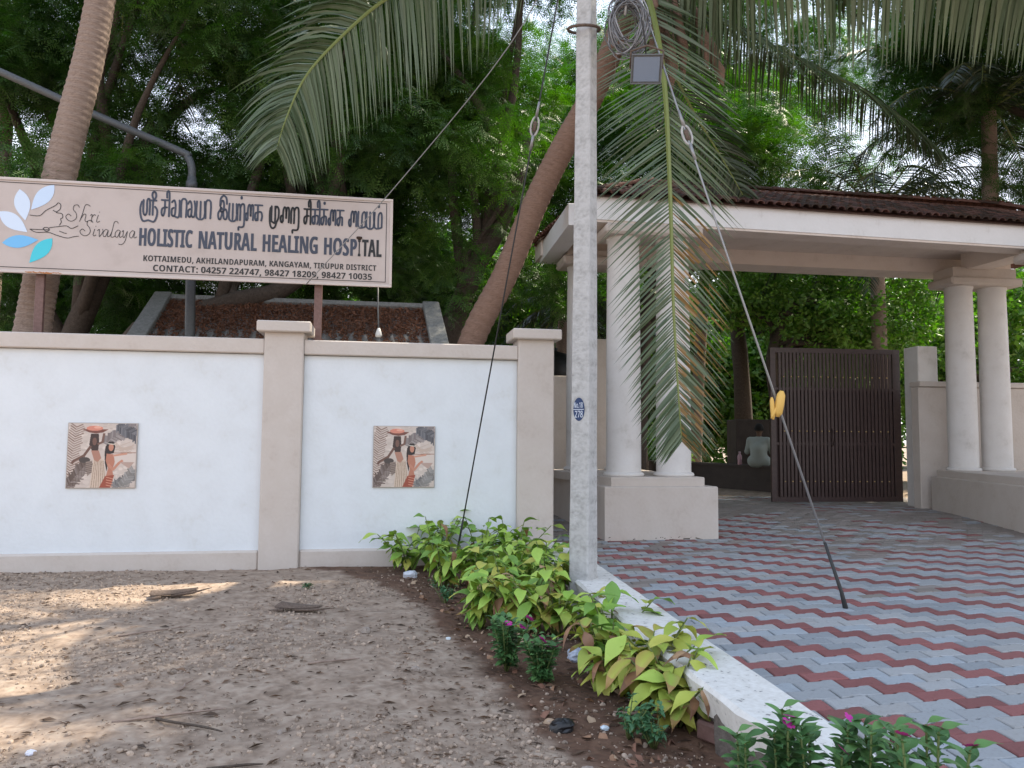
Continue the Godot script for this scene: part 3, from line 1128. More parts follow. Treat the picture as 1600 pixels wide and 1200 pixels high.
# smooth union of tapered capsules meshed as surface nets
func build_person():
	var o := thing("person", "person in a pale grey-green shirt sitting with back turned on the seat wall", "person", V(5.50, .65, 17.15), -.5)
	# local: +z towards the camera (the back), y up from the seat
	var bones := [
		[Vector3(-.11, .10, .02), Vector3(.11, .10, .02), .145, .145],
		[Vector3(0, .12, .02), Vector3(0, .36, .05), .165, .165],
		[Vector3(-.05, .25, .05), Vector3(-.10, .50, .03), .12, .10],
		[Vector3(.05, .25, .05), Vector3(.10, .50, .03), .12, .10],
		[Vector3(-.18, .56, .02), Vector3(.18, .56, .02), .075, .075],
		[Vector3(0, .52, .02), Vector3(0, .70, -.03), .065, .055],
		[Vector3(-.20, .55, .02), Vector3(-.27, .30, -.02), .068, .052],
		[Vector3(-.27, .30, -.02), Vector3(-.16, .14, -.26), .048, .036],
		[Vector3(-.16, .14, -.26), Vector3(-.13, .12, -.35), .036, .03],
		[Vector3(.20, .55, .02), Vector3(.27, .30, -.02), .068, .052],
		[Vector3(.27, .30, -.02), Vector3(.16, .14, -.26), .048, .036],
		[Vector3(.16, .14, -.26), Vector3(.13, .12, -.35), .036, .03],
		[Vector3(-.10, .08, 0), Vector3(-.13, .06, -.45), .095, .07],
		[Vector3(.10, .08, 0), Vector3(.13, .06, -.45), .095, .07],
		[Vector3(-.13, .06, -.45), Vector3(-.13, -.42, -.50), .066, .045],
		[Vector3(.13, .06, -.45), Vector3(.13, -.42, -.50), .066, .045],
		[Vector3(-.13, -.45, -.48), Vector3(-.14, -.48, -.64), .045, .035],
		[Vector3(.13, -.45, -.48), Vector3(.14, -.48, -.64), .045, .035],
		[Vector3(0, .80, -.045), Vector3(0, .85, -.035), .088, .092],
		[Vector3(0, .74, -.09), Vector3(0, .78, -.10), .05, .06],
		[Vector3(-.09, .79, -.04), Vector3(-.095, .81, -.035), .018, .02],
		[Vector3(.09, .79, -.04), Vector3(.095, .81, -.035), .018, .02]]
	var cs := .026
	var lo := Vector3(-.40, -.56, -.74)
	var nx := 31
	var ny := 60
	var nz := 38
	var f := PackedFloat32Array()
	f.resize(nx * ny * nz)
	for k in nz:
		for j in ny:
			for i in nx:
				var p := lo + Vector3(i, j, k) * cs
				var v := 9.0
				for b in bones:
					var ab: Vector3 = b[1] - b[0]
					var t: float = clamp((p - b[0]).dot(ab) / ab.length_squared(), 0.0, 1.0)
					var dd: float = p.distance_to(b[0] + ab * t) - lerp(b[2], b[3], t)
					var h: float = clamp(.5 + .5 * (v - dd) / .035, 0.0, 1.0)
					v = lerp(v, dd, h) - .035 * h * (1.0 - h)
				f[i + nx * (j + ny * k)] = v
	var idx := {}
	var verts := []
	for k in nz - 1:
		for j in ny - 1:
			for i in nx - 1:
				var acc := Vector3.ZERO
				var cnt := 0
				for e in [[0, 0, 0, 1, 0, 0], [0, 1, 0, 1, 1, 0], [0, 0, 1, 1, 0, 1], [0, 1, 1, 1, 1, 1], [0, 0, 0, 0, 1, 0], [1, 0, 0, 1, 1, 0], [0, 0, 1, 0, 1, 1], [1, 0, 1, 1, 1, 1], [0, 0, 0, 0, 0, 1], [1, 0, 0, 1, 0, 1], [0, 1, 0, 0, 1, 1], [1, 1, 0, 1, 1, 1]]:
					var a := f[(i + e[0]) + nx * ((j + e[1]) + ny * (k + e[2]))]
					var b := f[(i + e[3]) + nx * ((j + e[4]) + ny * (k + e[5]))]
					if (a < 0) != (b < 0):
						var t := a / (a - b)
						acc += Vector3(i, j, k) + Vector3(e[0], e[1], e[2]).lerp(Vector3(e[3], e[4], e[5]), t)
						cnt += 1
				if cnt > 0:
					idx[i + nx * (j + ny * k)] = verts.size()
					verts.append(lo + acc / cnt * cs)
	var st := st_new()
	var put = func(q: Array):
		for n in q:
			var p: Vector3 = verts[n]
			var c := Color(.36, .40, .37)
			if p.y > .64: c = Color(.13, .075, .05)
			if p.y > .76 and p.z > -.10 or p.y > .88: c = Color(.014, .012, .012)
			if abs(p.x) > .13 and p.y < .34 and p.z < -.02 and p.y > .08: c = Color(.14, .08, .055)
			if p.y < .13 and p.z < .0 and not (p.y > .09 and abs(p.x) > .1 and p.z < -.2): c = Color(.07, .06, .055)
			if p.y < -.40: c = Color(.14, .08, .055)
			st.set_color(c)
			st.add_vertex(p)
	for k in range(1, nz - 1):
		for j in range(1, ny - 1):
			for i in range(1, nx - 1):
				var a := f[i + nx * (j + ny * k)]
				var here := i + nx * (j + ny * k)
				for ax in 3:
					var b := f[here + [1, nx, nx * ny][ax]]
					if (a < 0) == (b < 0): continue
					var u: int = [nx, nx * ny, 1][ax]
					var w: int = [nx * ny, 1, nx][ax]
					var q := [idx[here - u - w], idx[here - w], idx[here], idx[here - u]]
					if a < 0: put.call([q[0], q[2], q[1], q[0], q[3], q[2]])
					else: put.call([q[0], q[1], q[2], q[0], q[2], q[3]])
	var m := StandardMaterial3D.new()
	m.vertex_color_use_as_albedo = true
	m.roughness = .85
	part("body", done(st), m, o)

# ---- sign board
func ribbon(st: SurfaceTool, pts: Array, w: float, z: float):
	# pts: Vector2; flat stroke with round-ish joints
	for i in pts.size() - 1:
		var a: Vector2 = pts[i]
		var b: Vector2 = pts[i + 1]
		if a.distance_to(b) < .0005: continue
		var d := (b - a).normalized()
		var s := Vector2(-d.y, d.x) * w * .5
		var p := [a - s, b - s, b + s, a + s]
		quad(st, Vector3(p[0].x, p[0].y, z), Vector3(p[1].x, p[1].y, z), Vector3(p[2].x, p[2].y, z), Vector3(p[3].x, p[3].y, z))
	for a in pts:
		for k in 8:
			var t0 := TAU * k / 8
			var t1 := TAU * (k + 1) / 8
			tri(st, Vector3(a.x, a.y, z + .0004), Vector3(a.x + cos(t0) * w * .5, a.y + sin(t0) * w * .5, z + .0004), Vector3(a.x + cos(t1) * w * .5, a.y + sin(t1) * w * .5, z + .0004))

func glyphs() -> Dictionary:
	var ai := [[.28, .42, .12, .44, .04, .24, .14, .03, .30, .12, .32, .72, .46, .98, .64, .84, .66, .3], [.66, .3, .70, .84, .86, .98, .98, .8, .96, .04]]
	return {
		"sri": [1.15, [[.14, 1, .14, .30, .26, .08, .38, .3, .38, 1, .55, 1, .56, .12], [.56, 1, .98, 1], [.76, 1, .76, .12], [.82, 1, .95, 1.25, .9, 1.5, .74, 1.5, .70, 1.28, .8, 1.05], [.90, .62, 1.05, .42, 1.03, .02, .85, -.3, .5, -.22, .15, -.28, -.02, .05, -.06, .55, .04, .9]]],
		"ca": [.92, [[.0, .98, .85, .98], [.36, .98, .36, .32, .2, .02, .03, .14, .06, .42, .36, .52, .66, .52, .66, .04]]],
		"ci": [1.05, [[.0, .95, .82, .95], [.36, .95, .36, .32, .2, .02, .03, .14, .06, .42, .36, .52, .6, .52], [.84, .0, .84, 1.2, .74, 1.5, .56, 1.4, .58, 1.1]]],
		"ki": [1.15, [[.0, .95, .9, .95], [.36, .95, .36, .05], [.36, .5, .1, .5, .02, .24, .16, .03, .36, .2], [.36, .56, .72, .56, .80, .30, .66, .04], [.96, .0, .96, 1.2, .86, 1.5, .66, 1.4, .7, 1.1]]],
		"va": [1.08, [[.28, .52, .10, .44, .08, .14, .26, .02, .44, .14, .48, .70, .32, .97, .08, .85], [.40, .02, .90, .02, .90, .98]]],
		"aa": [.72, [[.05, .0, .05, .98, .58, .98, .58, .0]]],
		"la": [.98, [[.28, .5, .1, .4, .1, .12, .28, .02, .44, .2, .44, .75, .26, .98, .05, .8], [.44, .15, .6, .02, .80, .12, .86, .6, .74, .98]]],
		"ya": [1.0, [[.05, .98, .05, .02, .90, .02, .90, .98], [.46, .98, .46, .02]]],
		"i": [1.3, [[.44, .62, .32, .72, .26, .56, .42, .44, .62, .52, .68, .85, .58, 1.12, .36, 1.1, .22, .8], [.22, .8, .25, 1.25, .6, 1.45, .95, 1.3, 1.02, .95], [.20, .55, .0, .35, .06, .04, .3, .02, .56, .5, .7, .06, 1.0, .03, 1.08, .34, .9, .62, .62, .52]]],
		"rr": [1.0, [[.05, .0, .05, .75, .2, .98, .38, .78, .38, .0], [.38, .78, .55, .98, .80, .98, .88, .7, .88, -.22, .68, -.42, .25, -.42, .22, -.6]]],
		"dot": [.0, [[-.50, 1.34, -.50, 1.42]]],
		"ai": [1.18, ai],
		"ka": [1.02, [[.0, .98, .9, .98], [.36, .98, .36, .05], [.36, .5, .1, .5, .02, .24, .16, .03, .36, .2], [.36, .56, .76, .56, .9, .32, .8, .04]]],
		"mu": [1.2, [[.22, 1.0, .22, .14, .36, .02, .62, .02, .62, 1.0], [.62, .8, .80, 1.0, 1.02, .8, 1.0, .3, .8, .02, .62, -.3, .3, -.36, .08, -.1, .02, .5, .1, .9]]],
		"ma": [1.05, [[.05, .98, .05, .02, .86, .02, .94, .2, .94, .8, .8, .98, .56, .85, .5, .5, .5, .02]]]}

func text_part(called: String, txt: String, x0: float, x1: float, y: float, h: float, m: Material, parent: Node, bold := true, z := .0):
	var f := SystemFont.new()
	f.font_names = PackedStringArray(["Droid Sans"])
	f.font_weight = 700 if bold else 400
	var t := TextMesh.new()
	t.font = f
	t.text = txt
	t.font_size = 64
	t.pixel_size = .01
	t.depth = .02
	t.curve_step = 1.0
	t.horizontal_alignment = HORIZONTAL_ALIGNMENT_LEFT
	t.vertical_alignment = VERTICAL_ALIGNMENT_BOTTOM
	var bb := t.get_aabb()
	var o := MeshInstance3D.new()
	o.name = called
	o.mesh = t
	o.material_override = m
	parent.add_child(o, true)
	var capf := TextMesh.new()
	capf.font = f
	capf.text = "H"
	capf.font_size = 64
	capf.pixel_size = .01
	capf.depth = .02
	var hb := capf.get_aabb()
	var sx := (x1 - x0) / bb.size.x
	var sy := h / hb.size.y
	o.scale = Vector3(sx, sy, .1)
	# baseline of capitals: text aabb may reach lower for commas
	var capb := TextMesh.new()
	capb.font = f
	capb.text = "H"
	capb.font_size = 64
	capb.pixel_size = .01
	capb.depth = .02
	capb.vertical_alignment = VERTICAL_ALIGNMENT_BOTTOM
	var base := capb.get_aabb().position.y
	o.position = Vector3(x0 - bb.position.x * sx, y - base * sy, z)
	return o

func petal(a: Vector2, b: Vector2, w: float, z: float) -> ArrayMesh:
	var st := st_new(true)
	var d := b - a
	var s := Vector2(-d.y, d.x).normalized()
	var n := 10
	for k in n:
		var t0 := float(k) / n
		var t1 := float(k + 1) / n
		var w0 := sin(PI * pow(t0, .85)) * w * .5
		var w1 := sin(PI * pow(t1, .85)) * w * .5
		var p0 := a + d * t0
		var p1 := a + d * t1
		var q := [p0 - s * w0, p1 - s * w1, p1 + s * w1, p0 + s * w0]
		quad(st, Vector3(q[0].x, q[0].y, z), Vector3(q[1].x, q[1].y, z), Vector3(q[2].x, q[2].y, z), Vector3(q[3].x, q[3].y, z))
	return done(st)

func build_sign():
	# origin at the lower right corner; x runs to the right (so the board lies at negative x)
	var s := thing("sign_board", "long pinkish beige hospital name board with petal logo above the wall", "sign", V(-1.342, 2.89, 8.80 - .167 * 1.342), ALPHA)
	part("panel", box_mesh(Vector3(4.75, 1.0, .05), .006), M.sign, s, Vector3(-2.405, .513, -.028))
	var edge := plain(lin(.56, .49, .455), .5)
	for e in [[Vector3(-2.405, 1.003, .0), Vector3(4.76, .03, .02)], [Vector3(-2.405, .022, .0), Vector3(4.76, .03, .02)], [Vector3(-.04, .513, .0), Vector3(.03, .95, .02)]]:
		part("edge_trim", box_mesh(e[1], .004), edge, s, e[0])
	# thin printed border line
	var st := st_new(true)
	for e in [[-4.76, .966, -.095, .966], [-4.76, .066, -.095, .066], [-.095, .066, -.095, .966]]:
		ribbon(st, [Vector2(e[0], e[1]), Vector2(e[2], e[3])], .007, .0)
	part("border_line", done(st), M.black_ink, s)
	for x in [-3.69, -.83]:
		part("post", box_mesh(Vector3(.085, 2.95, .05), .004), M.rusty, s, Vector3(x, -1.40, -.085))
	# Tamil heading
	var G := glyphs()
	var words := [
		["sri", [["sri"]], -2.70, -2.535, .675, .18, 0],
		["", [["ci"], ["va"], ["aa"], ["la"], ["ya"], ["aa"]], -2.495, -1.985, .690, .185, 0],
		["", [["i"], ["ya"], ["rr", "dot"], ["ai"], ["ka"]], -1.91, -1.445, .688, .182, 0],
		["", [["mu"], ["ai"], ["rr"]], -1.37, -1.055, .684, .18, 1],
		["", [["ci"], ["ki"], ["ca", "dot"], ["ai"], ["ca"]], -1.00, -.570, .682, .18, 2],
		["", [["ai"], ["ma"], ["ya"], ["ma", "dot"]], -.515, -.145, .680, .18, 0]]
	for w in words:
		var total := 0.0
		for g in w[1]: total += G[g[0]][0]
		var sc: float = (w[3] - w[2]) / (total - .08)
		var x: float = w[2]
		var gi := 0
		for g in w[1]:
			var adv: float = G[g[0]][0] * sc
			st = st_new(true)
			for nm in g:
				if nm == "dot":
					var sd := st_new(true)
					ribbon(sd, [Vector2(x + (G[g[0]][0] - .5) * sc, w[4] + 1.34 * w[5]), Vector2(x + (G[g[0]][0] - .5) * sc, w[4] + 1.42 * w[5])], .026, .0008)
					part("tamil_dot", done(sd), M.ink, s)
					continue
				for pl in G[nm][1]:
					var pts := []
					for k in range(0, pl.size(), 2):
						var gx: float = pl[k] if nm != "dot" else G[g[0]][0] + pl[k]
						pts.append(Vector2(x + gx * sc, w[4] + pl[k + 1] * w[5]))
					var sm := []
					if pts.size() > 2:
						for i in pts.size() - 1:
							for k in 3: sm.append(pts[i].cubic_interpolate(pts[i + 1], pts[max(i - 1, 0)], pts[min(i + 2, pts.size() - 1)], k / 3.0))
						sm.append(pts[-1])
					else: sm = pts
					ribbon(st, sm, .0205 if nm != "dot" else .026, .0008)
			var black: bool = w[6] == 1 or (w[6] == 2 and gi < 1)
			part("tamil_letter", done(st), M.black_ink if black else M.ink, s)
			x += adv
			gi += 1
	# Latin lines; the large ones are set twice with a small slip for their heavy weight
	for sl in [-.004, .004]:
		text_part("lettering", "HOLISTIC", -2.705 + sl, -2.169 + sl, .355, .192, M.ink, s, true, sl * .05)
		text_part("lettering", "NATURAL", -2.099 + sl, -1.498 + sl, .353, .192, M.ink, s, true, sl * .05)
		text_part("lettering", "HEALING", -1.430 + sl, -.847 + sl, .351, .192, M.ink, s, true, sl * .05)
		text_part("lettering", "HOSP", -.772 + sl, -.419 + sl, .349, .192, M.ink, s, true, sl * .05)
		text_part("lettering", "TAL", -.356 + sl, -.146 + sl, .349, .192, M.black_ink, s, true, sl * .05)
	text_part("lettering", "I", -.405, -.375, .347, .192, M.black_ink, s)
	text_part("lettering", "KOTTAIMEDU, AKHILANDAPURAM, KANGAYAM, TIRUPUR DISTRICT", -2.657, -.197, .190, .062, M.black_ink, s, true)
	text_part("lettering", "CONTACT: 04257 224747, 98427 18209, 98427 10035", -2.556, -.244, .085, .068, M.black_ink, s, true)
	# curled scrap on top of the I
	var scrap := part("wasp_nest", lathe([[0, 0], [.02, .004], [.034, .02], [.03, .034], [0, .038]], 10), plain(lin(.05, .03, .02), .9), s, Vector3(-.392, .535, .0))
	scrap.scale = Vector3(1, 1, .8)
	# script: "Shri Sivalaya" as pen strokes
	var script := {
		"S": [.66, [[.62, .86, .52, 1.0, .34, .95, .30, .72, .46, .48, .48, .2, .28, .0, .05, .04, -.08, .25, .05, .42, .2, .3]]],
		"h": [.56, [[.0, .0, .14, .5, .26, 1.0, .42, 1.04, .52, .96], [.03, .1, .2, .44, .32, .42, .28, .1, .36, .0, .44, .06]]],
		"r": [.34, [[.0, .40, .09, .45, .05, .0], [.07, .25, .18, .45, .28, .42]]],
		"i": [.24, [[.08, .44, .0, .1, .06, .0, .16, .08], [.13, .62, .14, .64]]],
		"v": [.30, [[.0, .36, .1, .44, .1, .05, .14, .0, .3, .3, .28, .46]]],
		"a": [.40, [[.3, .40, .16, .46, .02, .26, .04, .03, .16, .02, .3, .4, .26, .06, .32, .0, .42, .08]]],
		"l": [.28, [[.0, .06, .12, .4, .22, .95, .38, 1.0, .44, .9], [.12, .4, .06, .04, .16, -.02, .28, .06]]],
		"y": [.42, [[.0, .36, .08, .44, .06, .1, .14, .0, .3, .4, .2, -.2, .02, -.46, -.16, -.44]]]}
	for line in [["Shri", -3.43, .585, .30], ["Sivalaya", -3.285, .435, .285]]:
		var x: float = line[1]
		st = st_new(true)
		for ch in line[0]:
			var sc: float = line[3] * (.62 if ch != "S" else .62)
			for pl in script[ch][1]:
				var pts := []
				for k in range(0, pl.size(), 2): pts.append(Vector2(x + pl[k] * sc, line[2] + (pl[k + 1]) * sc * .95))
				var sm := []
				for i in pts.size() - 1:
					for k in 4: sm.append(pts[i].cubic_interpolate(pts[i + 1], pts[max(i - 1, 0)], pts[min(i + 2, pts.size() - 1)], k / 4.0))
				sm.append(pts[-1])
				ribbon(st, sm, .0062, .0008)
			x += script[ch][0] * sc * 1.0
		part("script_lettering", done(st), M.black_ink, s)
	# two hands in outline
	st = st_new(true)
	for h in [[-3.793, .627, -3.70, .625, -3.641, .684, -3.55, .744, -3.526, .773, -3.50, .754, -3.504, .705, -3.54, .669, -3.484, .658, -3.475, .617, -3.494, .602, -3.486, .568, -3.503, .533], [-3.786, .477, -3.613, .479, -3.601, .50, -3.508, .519, -3.434, .53, -3.383, .505, -3.321, .536], [-3.786, .477, -3.723, .446, -3.611, .452, -3.517, .422, -3.422, .40, -3.36, .417, -3.31, .426], [-3.66, .49, -3.63, .462, -3.60, .475, -3.61, .498, -3.64, .503, -3.66, .49], [-3.57, .69, -3.53, .665], [-3.50, .47, -3.45, .452, -3.43, .45]]:
		var pts := []
		for k in range(0, h.size(), 2): pts.append(Vector2(h[k], h[k + 1]))
		var sm := []
		for i in pts.size() - 1:
			for k in 4: sm.append(pts[i].cubic_interpolate(pts[i + 1], pts[max(i - 1, 0)], pts[min(i + 2, pts.size() - 1)], k / 4.0))
		sm.append(pts[-1])
		ribbon(st, sm, .007, .0008)
	part("hand_drawing", done(st), M.black_ink, s)
	var pale := plain(lin(.55, .68, .86), .45)
	var paler := plain(lin(.62, .72, .86), .45)
	var blue := plain(lin(.16, .47, .80), .45)
	var teal := plain(lin(.05, .55, .66), .45)
	for p in [[Vector2(-3.905, .897), Vector2(-3.835, .565), .155, paler], [Vector2(-3.572, .963), Vector2(-3.785, .683), .150, pale], [Vector2(-4.09, .648), Vector2(-3.808, .442), .155, paler], [Vector2(-4.045, .318), Vector2(-3.70, .366), .135, blue], [Vector2(-3.566, .390), Vector2(-3.775, .118), .145, teal]]:
		part("petal", petal(p[0], p[1], p[2], .0006), p[3], s)
	st = st_new(true)
	for k in 14: ribbon(st, [Vector2(-3.80 + k * .024 + rnd(-.01, .01), .018 + rnd(-.006, .006)), Vector2(-3.77 + k * .024, .020 + rnd(-.008, .006))], rnd(.006, .016), .0112)
	part("rust_stain", done(st), M.rust_spot, s)
	# lamp hanging under the sign's right end
	var lp := thing("hanging_lamp", "thin rod with small white lamp holder hanging under the sign", "lamp", V(-1.55, 2.91, 8.74))
	part("rod", tube_mesh([Vector3(0, .03, 0), Vector3(.008, -.25, 0), Vector3(.02, -.46, 0)], .009), M.pipe, lp)
	part("holder", lathe([[0, -.56], [.032, -.555], [.04, -.53], [.03, -.49], [.014, -.45], [0, -.45]], 12), plain(lin(.5, .5, .48), .4), lp, Vector3(.02, 0, 0))

# ---- shed roof and pipe behind the wall
func build_shed():
	var sh := thing("shed", "low shed with corrugated roof under brown leaf litter behind the wall", "shed")
	# the roof falls towards the camera
	var a := V(-4.62, 2.34, 9.6)
	var b := V(-1.05, 2.34, 10.0)
	var c := V(-1.30, 3.06, 11.2)
	var d := V(-4.90, 3.12, 10.9)
	var st := st_new()
	var nu := 150
	for i in nu:
		var u0 := float(i) / nu
		var u1 := float(i + 1) / nu
		var h0 := .028 * sin(u0 * TAU * 20)
		var h1 := .028 * sin(u1 * TAU * 20)
		quad(st, a.lerp(b, u0) + Vector3(0, h0, 0), a.lerp(b, u1) + Vector3(0, h1, 0), d.lerp(c, u1) + Vector3(0, h1, 0), d.lerp(c, u0) + Vector3(0, h0, 0))
	part("roof_sheet", done(st), M.asbestos, sh)
	st = st_new(true)
	prism(st, [[-4.6, 9.7], [-1.1, 10.1], [-1.25, 11.25], [-4.85, 10.95]], -.2, 2.15, .01)
	part("wall", done(st), M.old_concrete, sh)
	for e in [[a, d, -.10], [b, c, .10]]:
		st = st_new(true)
		var p: Vector3 = e[0]
		var q: Vector3 = e[1]
		var ax := (q - p)
		var len := ax.length()
		var f := ax.normalized()
		var sd := Vector3(1, 0, -.11).normalized()
		cbox(st, p.lerp(q, .5) + Vector3(e[2], .05, 0), Vector3(.24, .16, len + .15), .01, Basis(sd, (-f).cross(sd).normalized(), -f))
		part("gable_coping", done(st), M.old_concrete, sh)
	st = st_new(true)
	tube(st, [d + Vector3(-.1, .05, 0), c + Vector3(.1, .05, 0)], .07, 6)
	part("ridge", done(st), M.old_concrete, sh)
	# leaf litter
	rng.seed = 8
	var lm := flake_mesh()
	var xf := []
	var cols := []
	for i in 15000:
		var u := rng.randf()
		var v := pow(rng.randf(), .85)
		var p := a.lerp(b, u).lerp(d.lerp(c, u), v)
		if v < .30 and rng.randf() < .45 + .5 * sin(u * TAU * 20): continue
		p.y += .03 + rnd(0, .05)
		xf.append(Transform3D(Basis(rdir(), rnd(0, TAU)).scaled(Vector3.ONE * rnd(.5, 1.3)), p))
		var k := rnd(.5, 1.4)
		cols.append(Color(.19 * k, .085 * k, .048 * k))
	tag(multi("leaf_litter", lm, M.dry, xf, cols, sh), "", "", "", "stuff")
	# grey pipe with a long arm
	var lp := thing("lamp_post", "grey steel pipe post bending to a long arm behind the sign", "lamp post", V(-4.05, 0, 9.6))
	var pts := []
	for q in [[-4.05, -.2], [-4.049, 2.4], [-4.085, 3.9], [-4.10, 4.50]]: pts.append(V(q[0], q[1], 9.6) - lp.position)
	part("post", tube_mesh(pts, [.062, .062, .058, .055], 12), M.pipe, lp)
	pts = []
	for q in [[-4.10, 4.46], [-4.105, 4.62], [-4.16, 4.76], [-4.27, 4.84], [-5.36, 5.303], [-6.62, 5.868], [-8.2, 6.55]]: pts.append(V(q[0], q[1], 9.6) - lp.position)
	part("arm", tube_mesh(smooth_path(pts, 4), .048, 12), M.pipe, lp)
	part("collar", tube_mesh([pts[0] + Vector3(0, -.12, 0), pts[0] + Vector3(0, -.02, 0)], .068, 12), M.pipe, lp)

func flake_mesh() -> ArrayMesh:
	var st := st_new(true)
	st.set_color(Color.WHITE)
	tri(st, Vector3(-.03, 0, 0), Vector3(0, .006, .009), Vector3(.03, 0, 0))
	tri(st, Vector3(-.03, 0, 0), Vector3(.03, 0, 0), Vector3(0, .006, -.009))
	return done(st)

# ---- concrete pole with guys, floodlight and coil
func build_pole():
	var base := V(.585, -.18, 6.30)
	var top := V(.625, 8.2, 6.30)
	var o := thing("utility_pole", "weathered square concrete pole standing at the kerb", "pole", base)
	var st := st_new(true)
	var rings := []
	for k in 28:
		var t := k / 27.0
		var c: Vector3 = (top - base) * t
		var w := lerp(.092, .050, t)
		var dd := lerp(.084, .046, t)
		var ring := []
		for q in [[-1, -1], [1, -1], [1, 1], [-1, 1]]:
			# chamfered corners
			for cc in [[1.0, .86], [.86, 1.0]]:
				var x: float = q[0] * w * (cc[0] if q[0] * q[1] > 0 else cc[1])
				var z: float = q[1] * dd * (cc[1] if q[0] * q[1] > 0 else cc[0])
				ring.append(c + Vector3(x, 0, z).rotated(Vector3.UP, -.60) + Vector3(rnd(-.002, .002), 0, rnd(-.002, .002)))
		rings.append(ring)
	for k in 27:
		for j in 8:
			var m := (j + 1) % 8
			quad(st, rings[k][m], rings[k][j], rings[k + 1][j], rings[k + 1][m])
	for j in range(1, 7): tri(st, rings[27][0], rings[27][j + 1], rings[27][j])
	part("shaft", done(st), M.concrete, o)
	# painted oval number mark
	var nrm := Vector3(0, 0, 1).rotated(Vector3.UP, -.60)
	var mk := Node3D.new()
	mk.name = "number_mark"
	o.add_child(mk)
	mk.position = Vector3(.008, 1.635, 0) + nrm * .0800 + Vector3(-.004, 0, -.003)
	mk.rotation.y = -.60
	st = st_new(true)
	for k in 28:
		var a0 := TAU * k / 28
		var a1 := TAU * (k + 1) / 28
		tri(st, Vector3.ZERO, Vector3(cos(a0) * .052, sin(a0) * .095, 0), Vector3(cos(a1) * .052, sin(a1) * .095, 0))
	part("blue_oval", done(st), plain(lin(.012, .035, .11), .6), mk)
	var white := plain(lin(.62, .68, .78), .6)
	text_part("lettering", "No.18", -.044, .036, .012, .044, white, mk, false, .0022)
	text_part("lettering", "278", -.036, .036, -.066, .054, white, mk, false, .0022)
	st = st_new(true)
	ribbon(st, [Vector2(-.048, -.001), Vector2(.045, -.001)], .005, .002)
	part("rule", done(st), white, mk)
	# steel band
	var band := []
	for k in 17:
		var a := TAU * k / 16
		band.append(Vector3(cos(a) * .135, 4.86 - .03 * sin(a), sin(a) * .125))
	part("band", tube_mesh(band, .013, 6), M.husk, o)
	var attach := V(.61, 6.38, 6.30)
	# guy wires
	guy("guy_wire", "steel guy wire with yellow tag running from pole to the paving", attach, V(2.455, -.01, 5.70), .575, true)
	guy("guy_wire", "steel guy wire running from pole down into the plants at the wall", attach, V(-.585, -.12, 8.18), .65, false)
	var w := thing("cable", "thin slack cable crossing in front of the sign board", "cable")
	part("strand", tube_mesh(smooth_path([V(-2.27, 2.88, 8.35), V(-1.10, 3.98, 7.85), V(.10, 5.2, 7.1), V(.60, 6.2, 6.4)], 6), .0055, 5), M.wire, w)
	# bracket, cable coil, floodlight
	part("bracket", tube_mesh([V(.62, 4.98, 6.25) - base, V(.80, 5.0, 6.15) - base, V(1.02, 5.0, 6.08) - base], .018, 6), M.husk, o)
	var coil := thing("cable_coil", "tangled coil of grey cable hanging beside the pole", "cable coil", V(.915, 4.60, 6.08))
	rng.seed = 4
	for k in 26:
		var pts := []
		var rx := rnd(.10, .175)
		var ry := rnd(.17, .25)
		var off := Vector3(rnd(-.03, .03), rnd(-.05, .03), rnd(-.06, .06))
		var tz := rnd(-.45, .45)
		var ty := rnd(-.7, .7)
		for i in 21:
			var a := TAU * i / 20
			pts.append((Vector3(cos(a) * rx, sin(a) * ry, sin(a * 2 + k) * .02)).rotated(Vector3.UP, ty).rotated(Vector3.BACK, tz) + off)
		var v := rnd(.08, .34)
		part("loop", tube_mesh(pts, .0055, 5), plain(lin(v, v, v * 1.04), .55), coil)
	part("tie", tube_mesh([Vector3(.02, .40, 0), Vector3(0, .25, .02), Vector3(-.02, .05, .05)], .012, 6), M.wire, coil)
	var fl := thing("floodlight", "grey rectangular floodlight hanging below the cable coil", "floodlight", V(1.06, 4.19, 6.0))
	var bs := Basis(Vector3.UP, -.12) * Basis(Vector3.RIGHT, .55) * Basis(Vector3.BACK, -.04)
	fl.basis = bs
	part("housing", box_mesh(Vector3(.24, .22, .05), .01), plain(lin(.16, .17, .18), .45, .3), fl)
	part("rim", frame_mesh(.235, .215, .012, .016), plain(lin(.13, .135, .14), .5, .2), fl, Vector3(0, 0, .03))
	var gl := plain(lin(.17, .22, .30), .12)
	part("glass", box_mesh(Vector3(.205, .185, .006), .001), gl, fl, Vector3(0, 0, .029))
	part("yoke", tube_mesh([Vector3(-.128, 0, 0), Vector3(-.128, .13, -.03), Vector3(0, .17, -.04), Vector3(.128, .13, -.03), Vector3(.128, 0, 0)], .009, 6), M.husk, fl)
	part("lead", tube_mesh([Vector3(0, .05, -.03), Vector3(-.02, .2, -.05), Vector3(-.06, .38, -.03)], .007, 5), M.wire_dark, fl)

func frame_mesh(w: float, h: float, t: float, d: float) -> ArrayMesh:
	var st := st_new(true)
	cbox(st, Vector3(0, h * .5, 0), Vector3(w + t, t, d), .003)
	cbox(st, Vector3(0, -h * .5, 0), Vector3(w + t, t, d), .003)
	cbox(st, Vector3(w * .5, 0, 0), Vector3(t, h - t, d), .003)
	cbox(st, Vector3(-w * .5, 0, 0), Vector3(t, h - t, d), .003)
	return done(st)

